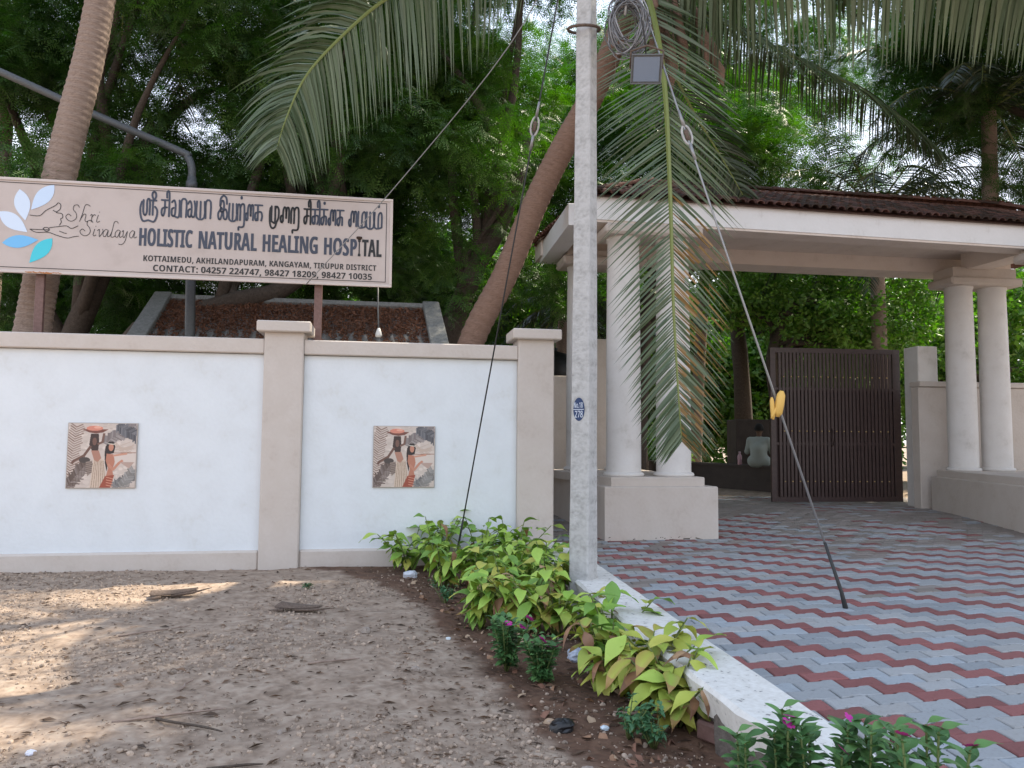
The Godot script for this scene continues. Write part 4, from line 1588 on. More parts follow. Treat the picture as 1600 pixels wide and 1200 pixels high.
func guy(called: String, label: String, a: Vector3, b: Vector3, at: float, tagged: bool):
	var o := thing(called, label, "wire", b, 0.0, "guy wires of the pole")
	var d := (a - b)
	part("strand", tube_mesh([Vector3.ZERO, d * .5 + Vector3(0, -.01, 0), d], .0085, 6), M.wire if tagged else M.wire_dark, o)
	part("stay_rod", tube_mesh([Vector3(0, -.05, 0), d * .02, d * .075], [.022, .014, .011], 6), M.wire_dark, o)
	# strain insulator: loop of wire round a porcelain egg
	var dir := d.normalized()
	var mid := d * at
	var sd := dir.cross(Vector3.BACK).normalized()
	var loop := []
	for k in 17:
		var t := TAU * k / 16
		loop.append(mid + dir * cos(t) * .085 + sd * sin(t) * .035)
	part("insulator_loop", tube_mesh(loop, .010, 6), M.concrete, o)
	part("insulator", tube_mesh([mid - dir * .05, mid - dir * .03, mid, mid + dir * .03, mid + dir * .05], [.008, .022, .018, .022, .008], 8), M.husk, o)
	for s in [-1.0, 1.0]:
		part("grip", tube_mesh([mid + dir * s * .08, mid + dir * s * .22], [.016, .011], 6), M.wire, o)
	if tagged:
		var p := d * .232
		var y := plain(lin(.66, .40, .09), .6)
		for q in [[Vector3(.0, .02, .02), .10, -.18, .036], [Vector3(-.055, -.015, .02), .085, .05, .018], [Vector3(-.03, -.02, .028), .08, -.5, .014]]:
			var e: Vector3 = Vector3(sin(-q[2]), cos(q[2]), 0) * q[1]
			var c: Vector3 = p + q[0]
			part("yellow_tag", tube_mesh([c - e, c - e * .7, c, c + e * .7, c + e], [q[3] * .4, q[3] * .9, q[3], q[3] * .9, q[3] * .4], 8), y, o)

# ---- palms
func build_palms():
	rng.seed = 21
	var green := [Color(.060, .085, .040), Color(.075, .10, .05), Color(.055, .082, .042), Color(.09, .115, .055)]
	var pale := [Color(.10, .14, .075), Color(.13, .165, .095), Color(.085, .12, .06)]
	var deep := [Color(.035, .055, .028), Color(.045, .065, .035), Color(.06, .08, .04)]
	# left palm, trunk only in view
	var a := thing("coconut_palm", "straight ringed coconut palm trunk rising behind the sign's left part", "palm tree", V(-5.70, -.2, 8.75), 0, "coconut palms")
	palm_trunk([V(-5.70, -.2, 8.75), V(-5.62, 1.2, 8.75), V(-5.50, 2.37, 8.75), V(-5.42, 3.03, 8.75), V(-5.28, 4.157, 8.75), V(-5.14, 4.918, 8.75), V(-5.0, 5.61, 8.75), V(-4.90, 6.31, 8.75), V(-4.75, 7.5, 8.75), V(-4.65, 8.6, 8.75)], .20, .14, M.bark_palm, a)
	palm_crown(a, V(-4.65, 8.6, 8.75) - a.position, 16, 4.2, green, 60)
	# main palm, curved trunk
	var b := thing("coconut_palm", "leaning curved coconut palm with fronds hanging beside the pole", "palm tree", V(-.9, -.2, 9.7), 0, "coconut palms")
	palm_trunk([V(-.9, -.2, 9.7), V(-.75, 1.2, 9.65), V(-.526, 2.37, 9.6), V(-.10, 3.27, 9.6), V(.304, 4.23, 9.5), V(.617, 4.854, 9.4), V(.967, 5.471, 9.3), V(1.193, 5.998, 9.2), V(1.417, 6.598, 9.1), V(1.52, 6.95, 9.0)], .168, .135, M.bark_palm_red, b)
	var off := -b.position
	var fr := func(pts: Array, n: int, l: float, side: Vector3, fwd: float, droop: float, cols: Array, brown := 0.0, r := .03, f2 := -9.0, w := 1.0):
		var q := []
		for p in pts: q.append(V(p[0], p[1], p[2]) + off)
		return part("frond", frond_mesh(q, n, l, side, fwd, droop, cols, r, brown, f2, w), M.palm, b)
	# hanging frond in front of the columns
	fr.call([[1.50, 6.6, 8.8], [1.561, 6.036, 8.4], [1.587, 4.977, 7.9], [1.599, 3.737, 7.7], [1.624, 2.6, 7.7], [1.668, 1.68, 7.7], [1.71, 1.20, 7.75]], 190, 1.06, Vector3(1, 0, -.12), .50, .20, pale, .40, .042, .62, .85)
	# big frond arching left
	fr.call([[1.45, 6.9, 9.0], [.6, 7.15, 8.5], [-.2, 6.75, 8.1], [-.85, 6.12, 7.8], [-1.28, 5.66, 7.5], [-1.62, 5.22, 7.3], [-1.97, 4.66, 7.1], [-2.13, 4.18, 7.0], [-2.19, 3.88, 6.95]], 190, 1.25, Vector3(.75, .10, -.6), .35, 1.2, pale, .0, .036)
	# second frond above it
	fr.call([[1.45, 6.95, 9.0], [.9, 7.5, 8.6], [.2, 7.55, 8.0], [-.4, 7.15, 7.4], [-.9, 6.55, 6.9], [-1.2, 5.9, 6.6]], 150, 1.25, Vector3(.7, .1, -.7), .35, 1.6, green, .0, .036)
	# right: pale frond reaching towards the camera above the frame
	fr.call([[1.6, 6.9, 9.0], [1.95, 6.72, 8.5], [2.39, 6.48, 8.0], [3.136, 6.15, 7.3], [3.805, 5.76, 6.8], [4.588, 5.30, 6.5], [5.3, 4.75, 6.3]], 210, 1.30, Vector3(.5, .0, .85), -.25, 1.5, pale, .0, .036, -.25, 1.45)
	# right: dark frond behind
	fr.call([[1.6, 6.85, 9.0], [2.1, 6.75, 9.4], [2.75, 6.65, 9.7], [3.7, 6.45, 10.1], [4.75, 6.2, 10.5], [5.7, 5.85, 10.9], [6.3, 5.5, 11.1]], 150, 1.25, Vector3(.35, .1, -.93), .45, 1.3, green, .0, .034)
	# others, up and back
	fr.call([[1.55, 6.9, 9.0], [1.9, 6.2, 9.5], [2.3, 5.5, 9.7], [2.7, 4.9, 9.8], [3.0, 4.4, 9.85]], 70, .9, Vector3(.8, .2, .5), .4, .9, deep, .0, .03)
	fr.call([[1.5, 7.0, 9.0], [1.3, 8.0, 9.4], [.9, 8.8, 10.2], [.3, 9.1, 11.2], [-.4, 8.8, 12.2]], 80, 1.0, Vector3(.8, 0, .5), .4, 1.0, green)
	fr.call([[1.5, 7.0, 9.0], [2.0, 8.1, 8.8], [2.8, 8.9, 8.4], [3.8, 9.2, 8.0], [4.9, 8.9, 7.6]], 80, 1.1, Vector3(.3, 0, .9), .4, 1.2, green)
	fr.call([[1.5, 7.0, 9.0], [1.6, 8.2, 8.4], [1.6, 9.0, 7.4], [1.5, 9.2, 6.3], [1.4, 8.8, 5.2]], 80, 1.1, Vector3(1, 0, 0), .4, 1.2, green)
	fr.call([[1.5, 7.0, 9.0], [2.3, 7.9, 9.6], [3.3, 8.4, 10.3], [4.4, 8.3, 11.0], [5.4, 7.8, 11.6]], 80, 1.1, Vector3(.6, 0, -.8), .4, 1.1, green)
	# dry spathes and sheaths under the crown
	for q in [[1.70, 6.35, 8.75, .45, .05, -.9], [1.85, 6.45, 8.7, .55, .12, -1.1], [2.05, 6.4, 8.7, .6, .2, -.9], [1.75, 5.95, 8.6, .5, .06, -.75], [2.15, 6.15, 8.8, .5, .25, -.6], [1.60, 6.5, 8.55, .8, -.05, -1.2], [2.25, 5.85, 8.8, .4, .2, -.5]]:
		var p := V(q[0], q[1], q[2]) + off
		var e := p + Vector3(q[4], q[5], .05)
		part("dry_spathe", tube_mesh([p, p.lerp(e, .3) + Vector3(.02, 0, .02), p.lerp(e, .65) + Vector3(.03, 0, .03), p.lerp(e, .9), e], [.022, .05, .062, .03, .004], 7), M.bark_palm_red, b)
	for k in 16:
		var p := V(1.45 + rnd(-.1, .3), 6.75, 8.7) + off
		var e := p + Vector3(rnd(-.25, .3), rnd(-1.6, -.8), rnd(-.1, .2))
		part("dry_strand", tube_mesh([p, p.lerp(e, .4) + Vector3(rnd(-.08, .08), 0, 0), e], [.010, .007, .003], 5), M.bark_palm, b)
	# farther palms: [x, depth, height, lean, fronds, length, label]
	for q in [[8.4, 17.5, 6.3, .0, 22, 3.4, "dark palm crown standing behind the right half of the tiled roof"], [5.2, 22.0, 7.6, .5, 20, 3.6, "distant palm crown rising behind the middle of the tiled roof"], [.9, 17.0, 4.2, .3, 16, 2.4, "short palm with drooping fronds between wall and rear left column"], [3.4, 20.0, 3.4, -.3, 16, 2.6, "low palm with yellowing fronds seen through the gateway"], [9.6, 15.3, 8.0, .1, 16, 3.4, "palm with banded trunk right of the right hand columns"], [-9.0, 13.0, 8.5, .2, 18, 4.0, "palm whose fronds fringe the sky at the far left edge"]]:
		var o := thing("coconut_palm", q[6], "palm tree", V(q[0], 0, q[1]), 0, "coconut palms")
		palm_trunk([Vector3.ZERO, Vector3(q[3] * .3, q[2] * .4, 0), Vector3(q[3] * .7, q[2] * .75, 0), Vector3(q[3], q[2], 0)], .19, .13, M.bark_palm, o)
		palm_crown(o, Vector3(q[3], q[2], 0), q[4], q[5], deep if q[1] < 20 else green, 48)

# ---- trees
func build_trees():
	rng.seed = 40
	var tw := neem_twig(2)
	var dark := [Color(.06, .125, .03), Color(.075, .155, .036), Color(.05, .105, .03), Color(.10, .19, .042)]
	var mid := [Color(.08, .165, .035), Color(.115, .215, .042), Color(.065, .135, .034), Color(.15, .25, .05)]
	# neem trees behind the wall
	tree("neem_tree", "dense neem tree behind the left end of the sign", [V(-7.2, -.2, 11.6), V(-6.9, 1.8, 11.5), V(-6.2, 3.6, 11.4), V(-5.6, 6.0, 11.6)], .26, clumps_in(-6.6, 11.6, 2.3, 10.5, 3.0, 2.2, 20), tw, 26, 1.0, dark, "neem trees behind the wall")
	tree("neem_tree", "neem tree with thick dark forked limb above the sign", [V(-5.9, -.2, 10.9), V(-5.4, 2.4, 10.7), V(-4.2, 3.05, 10.9), V(-3.2, 3.5, 11.2), V(-2.6, 5.0, 12)], .22, clumps_in(-3.6, 12.4, 2.8, 11.0, 3.0, 2.4, 21), tw, 26, 1.0, dark, "neem trees behind the wall")
	tree("neem_tree", "neem tree with dark slanting trunk left of the curved palm", [V(-1.5, -.2, 12.2), V(-1.25, 2.0, 12.1), V(-.65, 3.75, 12.0), V(-.17, 4.7, 12.1), V(.3, 6.2, 12.2)], .23, clumps_in(-.3, 12.8, 3.0, 11.0, 2.8, 2.2, 20), tw, 26, 1.0, mid, "neem trees behind the wall")
	tree("neem_tree", "tall neem tree in the second row behind the sign", [V(-4.4, -.2, 15.5), V(-4.2, 3, 15.5), V(-3.6, 6.0, 15.6), V(-3.2, 8.5, 15.8)], .3, clumps_in(-4.0, 15.8, 1.4, 12.0, 4.2, 2.0, 22, 1.5), tw, 18, 1.25, dark, "neem trees behind the wall")
	tree("neem_tree", "neem tree filling the gap between sign and gateway roof", [V(2.6, 0, 16.4), V(2.7, 2.5, 16.3), V(3.0, 5.0, 16.2), V(3.2, 7, 16.2)], .26, clumps_in(2.6, 16.4, 3.6, 11.0, 3.2, 2.0, 20, 1.4), tw, 20, 1.2, mid, "neem trees behind the wall")
	tree("neem_tree", "low bushy neem tree filling the gap under the sign's left half", [V(-7.0, -.2, 14.0), V(-6.9, 1, 14), V(-6.6, 2.2, 14), V(-6.4, 3.4, 14)], .14, clumps_in(-6.6, 14.0, .6, 4.8, 2.6, 1.2, 14, 1.1), tw, 34, 1.0, dark, "neem trees behind the wall")
	tree("neem_tree", "leafy tree closing the gap at the far left below the sign", [V(-10.5, -.2, 16.0), V(-10.4, 1.5, 16), V(-10.2, 3.2, 16), V(-10.0, 5, 16)], .16, clumps_in(-10.2, 16.0, .8, 7.5, 2.6, 1.4, 16, 1.3), tw, 26, 1.1, dark, "neem trees behind the wall")
	tree("neem_tree", "tall light green neem tree showing over the middle of the tiled roof", [V(6.2, 0, 20.5), V(6.1, 3, 20.4), V(5.8, 6, 20.3), V(5.6, 9, 20.3)], .26, clumps_in(5.9, 20.5, 6.0, 14.0, 4.6, 1.8, 24, 1.5), tw, 13, 1.35, mid, "neem trees behind the wall")
	# broad-leaved trees beyond the gate
	var bt := broad_twig(6)
	var lit := [Color(.14, .26, .05), Color(.19, .33, .06), Color(.11, .21, .045), Color(.25, .38, .08)]
	tree("broadleaf_tree", "broad-leaved tree above the brown gate with dark spreading branches", [V(6.6, 0, 18.8), V(6.5, 1.8, 18.7), V(6.3, 3.2, 18.6), V(6.8, 4.6, 18.7)], .22, clumps_in(7.6, 18.6, 2.9, 6.2, 3.4, 1.8, 15, 1.1), bt, 22, 1.0, lit, "trees in the yard")
	tree("broadleaf_tree", "sunlit leafy tree left of the gate in the yard", [V(4.2, 0, 25), V(4.3, 2, 25), V(4.5, 4.5, 25)], .2, clumps_in(4.4, 25.5, .9, 6.5, 2.8, 2.0, 16, 1.4), bt, 24, 1.3, [Color(.20, .35, .07), Color(.25, .40, .09), Color(.15, .28, .06)], "trees in the yard")
	tree("broadleaf_tree", "tree with bright foliage behind the right hand columns", [V(12.5, 0, 20), V(12.4, 2.5, 20), V(12.3, 5, 20)], .22, clumps_in(12.8, 21, 1.2, 7.5, 2.2, 2.0, 13, 1.4), bt, 16, 1.3, lit, "trees in the yard")
	tree("broadleaf_tree", "far tree closing the view on the left of the gateway", [V(-.5, 0, 24), V(-.4, 2.5, 24), V(0, 5, 24)], .22, clumps_in(-.5, 24, .8, 8.5, 3.6, 2.2, 18, 1.6), bt, 18, 1.5, lit, "trees in the yard")
	tree("broadleaf_tree", "far tree closing the view through the middle of the gateway", [V(9.5, 0, 28), V(9.4, 2.5, 28), V(9, 5, 28)], .25, clumps_in(9.0, 28, .8, 9.5, 4.5, 2.5, 22, 1.8), bt, 14, 1.7, lit, "trees in the yard")
	# dark tree at the right whose crown shows above the roof, shading the drive
	tree("neem_tree", "dark tree crown above the right end of the tiled roof", [V(12.6, 0, 15.0), V(12.4, 3, 14.8), V(11.6, 6, 14.4), V(11.0, 8, 14.0)], .3, clumps_in(10.6, 14.6, 5.8, 11.5, 3.0, 3.0, 20, 1.4), tw, 24, 1.1, dark, "shade trees right of the drive")
	tree("neem_tree", "shade tree standing right of the drive outside the picture", [V(13.5, -.1, 8.5), V(13.3, 3, 8.6), V(12.4, 6, 8.8), V(11.5, 8, 9.0)], .3, clumps_in(11.3, 8.6, 6.2, 11.8, 3.4, 3.2, 20, 1.5), tw, 20, 1.2, dark, "shade trees right of the drive")
	tree("neem_tree", "added unseen tree above the picture, its canopy spread to shade the drive", [V(9.6, -.1, 6.2), V(9.4, 3, 6.4), V(8.4, 6, 7.0), V(6.6, 8, 7.8)], .36, clumps_in(7.9, 8.6, 8.3, 10.8, 4.2, 4.6, 46, 1.5), tw, 18, 1.3, dark, "shade trees right of the drive")  # unseen tree added so its canopy keeps the drive in shade
	# far belt of trees, one mass
	var xf := []
	var oc := []
	var cl := []
	for k in 60:
		var x := -26.0 + k * 1.0
		cl.append([V(x + rnd(-.5, .5), rnd(1.0, 3.4), 33 + rnd(-2, 2)), Vector3(1.6, 1.6, 1.2)])
		cl.append([V(x + rnd(-.5, .5), rnd(3.5, 8.0), 34 + rnd(-2, 2)), Vector3(1.7, 1.6, 1.2)])
	crown_points(cl, 5.0, 2.4, lit, xf, oc)
	var wd := multi("distant_trees", bt, M.leaf, xf, oc, self)
	tag(wd, "belt of distant green trees closing the yard", "trees", "", "stuff")
	# shrubs in the yard
	for q in [[2.2, 19.5, 1.1], [4.0, 21.0, 1.3], [.6, 14.6, .9], [9.6, 16.5, 1.6]]:
		var lab: String = {2.2: "green shrub seen between the front left columns", 4.0: "bushy shrub beside the seat wall in the yard", .6: "small shrub growing behind the return wall", 9.6: "shrub growing behind the right hand columns"}[q[0]]
		var o := thing("shrub", lab, "shrub", V(q[0], .05, q[1]), 0, "yard shrubs")
		var x2 := []
		var c2 := []
		crown_points([[V(q[0], q[2] * .6, q[1]), Vector3(.8, q[2] * .6, .6)]], 110, .8, lit, x2, c2)
		for i in x2.size(): x2[i].origin -= o.position
		tag(multi("foliage", bt, M.leaf, x2, c2, o), "", "", "", "stuff")
		part("stem", tube_mesh([Vector3(0, -.1, 0), Vector3(.05, .4, 0), Vector3(0, q[2], .05)], [.04, .03, .01], 6), M.bark, o)

# ---- flower bed
func big_leaf(col: Color, edge: Color, seed_: int, curl := 0.0) -> ArrayMesh:
	rng.seed = seed_
	# leaf along +x, folded at the midrib, drooping; unit length
	var st := st_new()
	var n := 7
	var prof := [0.02, .13, .21, .24, .21, .145, .07, .0]
	var L := []
	var C := []
	var Rr := []
	for i in n + 1:
		var t := float(i) / n
		var dr := -0.35 * t * t - curl * t * t * t
		var c := Vector3(t * (1.0 - .12 * t), dr, 0)
		var wv := .03 * sin(t * 9 + seed_)
		C.append(c)
		L.append(c + Vector3(0, .07 * prof[i] / .3 + wv - curl * .12, prof[i]))
		Rr.append(c + Vector3(0, .07 * prof[i] / .3 - wv - curl * .12, -prof[i]))
	for i in n:
		for s in 2:
			var e = L if s == 0 else Rr
			var q := [[C[i], col], [C[i + 1], col], [e[i + 1], col.lerp(edge, .5)], [e[i], col.lerp(edge, .5)]]
			var order := [0, 1, 2, 0, 2, 3] if s == 1 else [0, 2, 1, 0, 3, 2]
			for k in order:
				st.set_color(q[k][1] if i < n - 2 or edge == col else q[k][1].lerp(edge, .8))
				st.add_vertex(q[k][0])
	return done(st)

func build_bed():
	var greens := []
	var yellows := []
	var browns := []
	for k in 5:
		var c: Color = [Color(.25, .42, .06), Color(.31, .47, .075), Color(.20, .36, .055), Color(.36, .49, .085), Color(.15, .29, .05)][k]
		greens.append(big_leaf(c, c * 1.08, k))
	for k in 5:
		var c: Color = [Color(.40, .45, .075), Color(.45, .45, .085), Color(.34, .42, .07), Color(.38, .40, .07), Color(.28, .38, .06)][k]
		yellows.append(big_leaf(c, c if k < 3 else Color(.33, .17, .07), 10 + k))
	for k in 3: browns.append(big_leaf([Color(.32, .17, .085), Color(.25, .13, .07), Color(.42, .27, .15)][k], Color(.20, .10, .06), 20 + k, .5))
	rng.seed = 66
	# [x, depth, height, stems, yellow share, label]
	var spots := [
		[-1.03, 7.95, .40, 4, .05, "lime green bushy plant at the far left tip of the flower bed"],
		[-.75, 8.02, .46, 5, .05, "lime green plant at the wall left of the guy wire foot"],
		[-.30, 8.02, .46, 5, .05, "lime green plant at the wall just right of the guy wire foot"],
		[.02, 7.95, .44, 5, .08, "lime green plant against the wall panel's right end"],
		[.24, 7.55, .40, 4, .05, "green plant with upright shoots before the end pilaster"],
		[.33, 7.1, .40, 4, .1, "green plant beside the kerb behind the concrete pole"],
		[-.62, 7.2, .34, 4, .15, "low green plant behind the small feathery seedling"],
		[-.28, 7.1, .36, 5, .15, "dense green plant in the middle of the bed's rear"],
		[.05, 6.85, .38, 5, .15, "leafy green plant in the middle of the bed left of the pole"],
		[.30, 6.35, .40, 5, .3, "yellow green plant touching the foot of the concrete pole"],
		[-.02, 6.15, .38, 5, .35, "broad yellow green plant in the centre of the bed"],
		[-.22, 5.75, .34, 5, .4, "yellow green plant with dry leaves at the bed's dirt side"],
		[.10, 5.65, .36, 5, .4, "yellow green plant above the dark pink flowered periwinkle"],
		[.34, 5.55, .36, 5, .4, "large leaved plant left of the crumpled clear plastic"],
		[.66, 5.05, .38, 3, .1, "green shoot standing against the broken kerb edge"],
		[.55, 4.42, .32, 5, .8, "wilting yellow plant right of the periwinkle"],
		[.72, 4.25, .33, 5, .85, "wilting yellow plant in the middle of the front clump"],
		[.88, 4.10, .32, 5, .85, "wilting yellow plant leaning on the white kerb"],
		[.82, 3.85, .24, 3, .9, "withered plant with brown leaves at the clump's front"]]
	for q in spots:
		var y := dirt_y(q[0], q[1])
		var o := thing("leafy_plant", q[5], "plant", V(q[0], y, q[1]), 0, "leafy bed plants")
		for s in q[3] + 4:
			var a := rnd(0, TAU)
			var lean := rnd(.10, .85)
			var h: float = q[2] * rnd(.6, 1.22)
			var tip := Vector3(cos(a) * lean * h * 1.1, h, sin(a) * lean * h * 1.1)
			part("stem", tube_mesh([Vector3(0, -.03, 0), tip * .5 + Vector3(0, .03, 0), tip], [.007, .006, .004], 5), M.stem, o)
			for k in 9:
				var t := 0.30 + .70 * k / 8.0
				var p := (tip * t + Vector3(0, .03 * sin(PI * t), 0))
				var la := a + k * 2.4 + rnd(-.4, .4)
				var set_: Array = greens
				if rng.randf() < q[4]: set_ = yellows
				if rng.randf() < .02 + .17 * q[4]: set_ = browns
				var m := part("leaf", set_[rng.randi() % set_.size()], M.leaf_soft, o)
				var ln := rnd(.13, .225) * (1.0 if set_ != browns else .7)
				m.transform = Transform3D((Basis(Vector3.UP, la) * Basis(Vector3.BACK, rnd(-.95, .25) + .35 * t) * Basis(Vector3.RIGHT, rnd(-.4, .4))).scaled(Vector3.ONE * ln), p)
	# periwinkles: small glossy leaves and magenta flowers
	var small := []
	for k in 3:
		var c: Color = [Color(.06, .15, .05), Color(.085, .20, .06), Color(.12, .25, .075)][k]
		small.append(big_leaf(c, c, 30 + k))
	var fl := flower_mesh()
	for q in [[-.02, 4.70, .31, 11, 3, "dark green periwinkle with magenta flowers at the bed's dirt side"], [.18, 4.50, .25, 9, 3, "low periwinkle bush beside the wilting yellow plants"],
			[.66, 2.22, .56, 3, 0, "light green periwinkle shoot at the bottom edge before the kerb"], [.765, 2.20, .62, 4, 2, "tall periwinkle shoot left in the front row"], [.86, 2.20, .62, 5, 2, "periwinkle with a large bloom in the front row"], [.96, 2.18, .63, 4, 1, "narrow periwinkle shoot with one bloom in the front row"], [1.02, 2.14, .60, 3, 1, "single flowering periwinkle stalk before the paving"], [1.05, 2.0, .70, 5, 3, "tallest periwinkle in the front row before the paving"]]:
		var front: bool = q[1] < 3.2
		var y: float = dirt_y(q[0], q[1])
		var o := thing("periwinkle", q[5], "flowering plant", V(q[0], y, q[1]), 0, "periwinkles")
		for s in q[3]:
			var a: float = TAU * s / q[3] + rnd(-.4, .4)
			var h: float = q[2] * (rnd(.90, 1.03) if front else rnd(.75, 1.05))
			var lean := rnd(.02, .20) if front else rnd(.1, .5)
			var tip := Vector3(cos(a) * lean * h, h, sin(a) * lean * h)
			part("stem", tube_mesh([Vector3(0, -.02, 0), tip * .5, tip], [.005, .004, .003], 5), M.stem, o)
			var nl := 34 if front else 26
			for k in nl:
				var t: float = (.45 + .55 * k / (nl - 1.0)) if front else (.12 + .88 * k / (nl - 1.0))
				var m := part("leaf", small[rng.randi() % 3], M.leaf_soft, o)
				m.transform = Transform3D((Basis(Vector3.UP, k * 1.9 + rnd(-.3, .3)) * Basis(Vector3.BACK, .2 + .6 * t)).scaled(Vector3(1, 1, 1.35) * rnd(.055, .085) * (.88 if front else 1.0)), tip * t)
			if s < q[4]:
				var f := part("flower", fl, M.dry, o, tip + Vector3(0, .012, .004))
				if front: f.scale = Vector3.ONE * .68
				f.rotation = Vector3(rnd(.2, .9), rnd(0, 3), rnd(-.3, .3))
	# feathery marigold seedlings
	var mg := []
	for k in 2: mg.append(big_leaf([Color(.05, .14, .055), Color(.07, .18, .07)][k], Color(.05, .14, .055), 40 + k))
	for q in [[-.55, 6.55, .17, "small feathery dark green seedling at the bed's left edge"], [.55, 3.68, .17, "feathery grey green seedling in the front soil"], [.66, 3.60, .15, "second feathery seedling nearest the kerb in the front soil"], [-1.80, 6.95, .06, "tiny green weed alone on the bare dirt"]]:
		var o := thing("seedling", q[3], "plant", V(q[0], dirt_y(q[0], q[1]), q[1]), 0, "feathery seedlings")
		for s in (9 if q[2] > .1 else 2):
			var a := rnd(0, TAU)
			var tip: Vector3 = Vector3(cos(a) * rnd(.3, .9), 1, sin(a) * rnd(.3, .9)) * q[2] * rnd(.6, 1.1)
			part("stem", tube_mesh([Vector3(0, -.02, 0), tip * .6, tip], [.004, .003, .002], 4), M.stem, o)
			for k in 16:
				var m := part("leaf", mg[k % 2], M.leaf_soft, o)
				m.transform = Transform3D((Basis(Vector3.UP, rnd(0, TAU)) * Basis(Vector3.BACK, rnd(-.3, .7))).scaled(Vector3(1, 1, .7) * rnd(.036, .058)), tip * rnd(.35, 1.0))

func flower_mesh() -> ArrayMesh:
	var st := st_new()
	for k in 5:
		var a := TAU * k / 5
		var d := Vector3(cos(a), .1, sin(a))
		var s := Vector3(-sin(a), 0, cos(a))
		st.set_color(Color(.50, .03, .30))
		var p0 := Vector3.ZERO
		var p1 := d * .014 + s * .012
		var p2 := d * .028 + s * .010
		var p3 := d * .028 - s * .010
		var p4 := d * .014 - s * .012
		tri(st, p0, p2, p1)
		tri(st, p0, p3, p2)
		tri(st, p0, p4, p3)
	return done(st)

# ---- stones, litter, husks, rubbish
func stone_mesh(seed_: int) -> ArrayMesh:
	rng.seed = seed_
	var sp := SphereMesh.new()
	sp.radial_segments = 7
	sp.rings = 4
	sp.radius = 1
	sp.height = 2
	var ar := sp.get_mesh_arrays()
	var vs: PackedVector3Array = ar[Mesh.ARRAY_VERTEX]
	var ix: PackedInt32Array = ar[Mesh.ARRAY_INDEX]
	var n := FastNoiseLite.new()
	n.seed = seed_
	n.frequency = .9
	var st := st_new(true)
	for i in ix:
		var v: Vector3 = vs[i]
		st.add_vertex(v * Vector3(1, .6, .8) * (1.0 + .5 * n.get_noise_3dv(v)))
	return done(st)

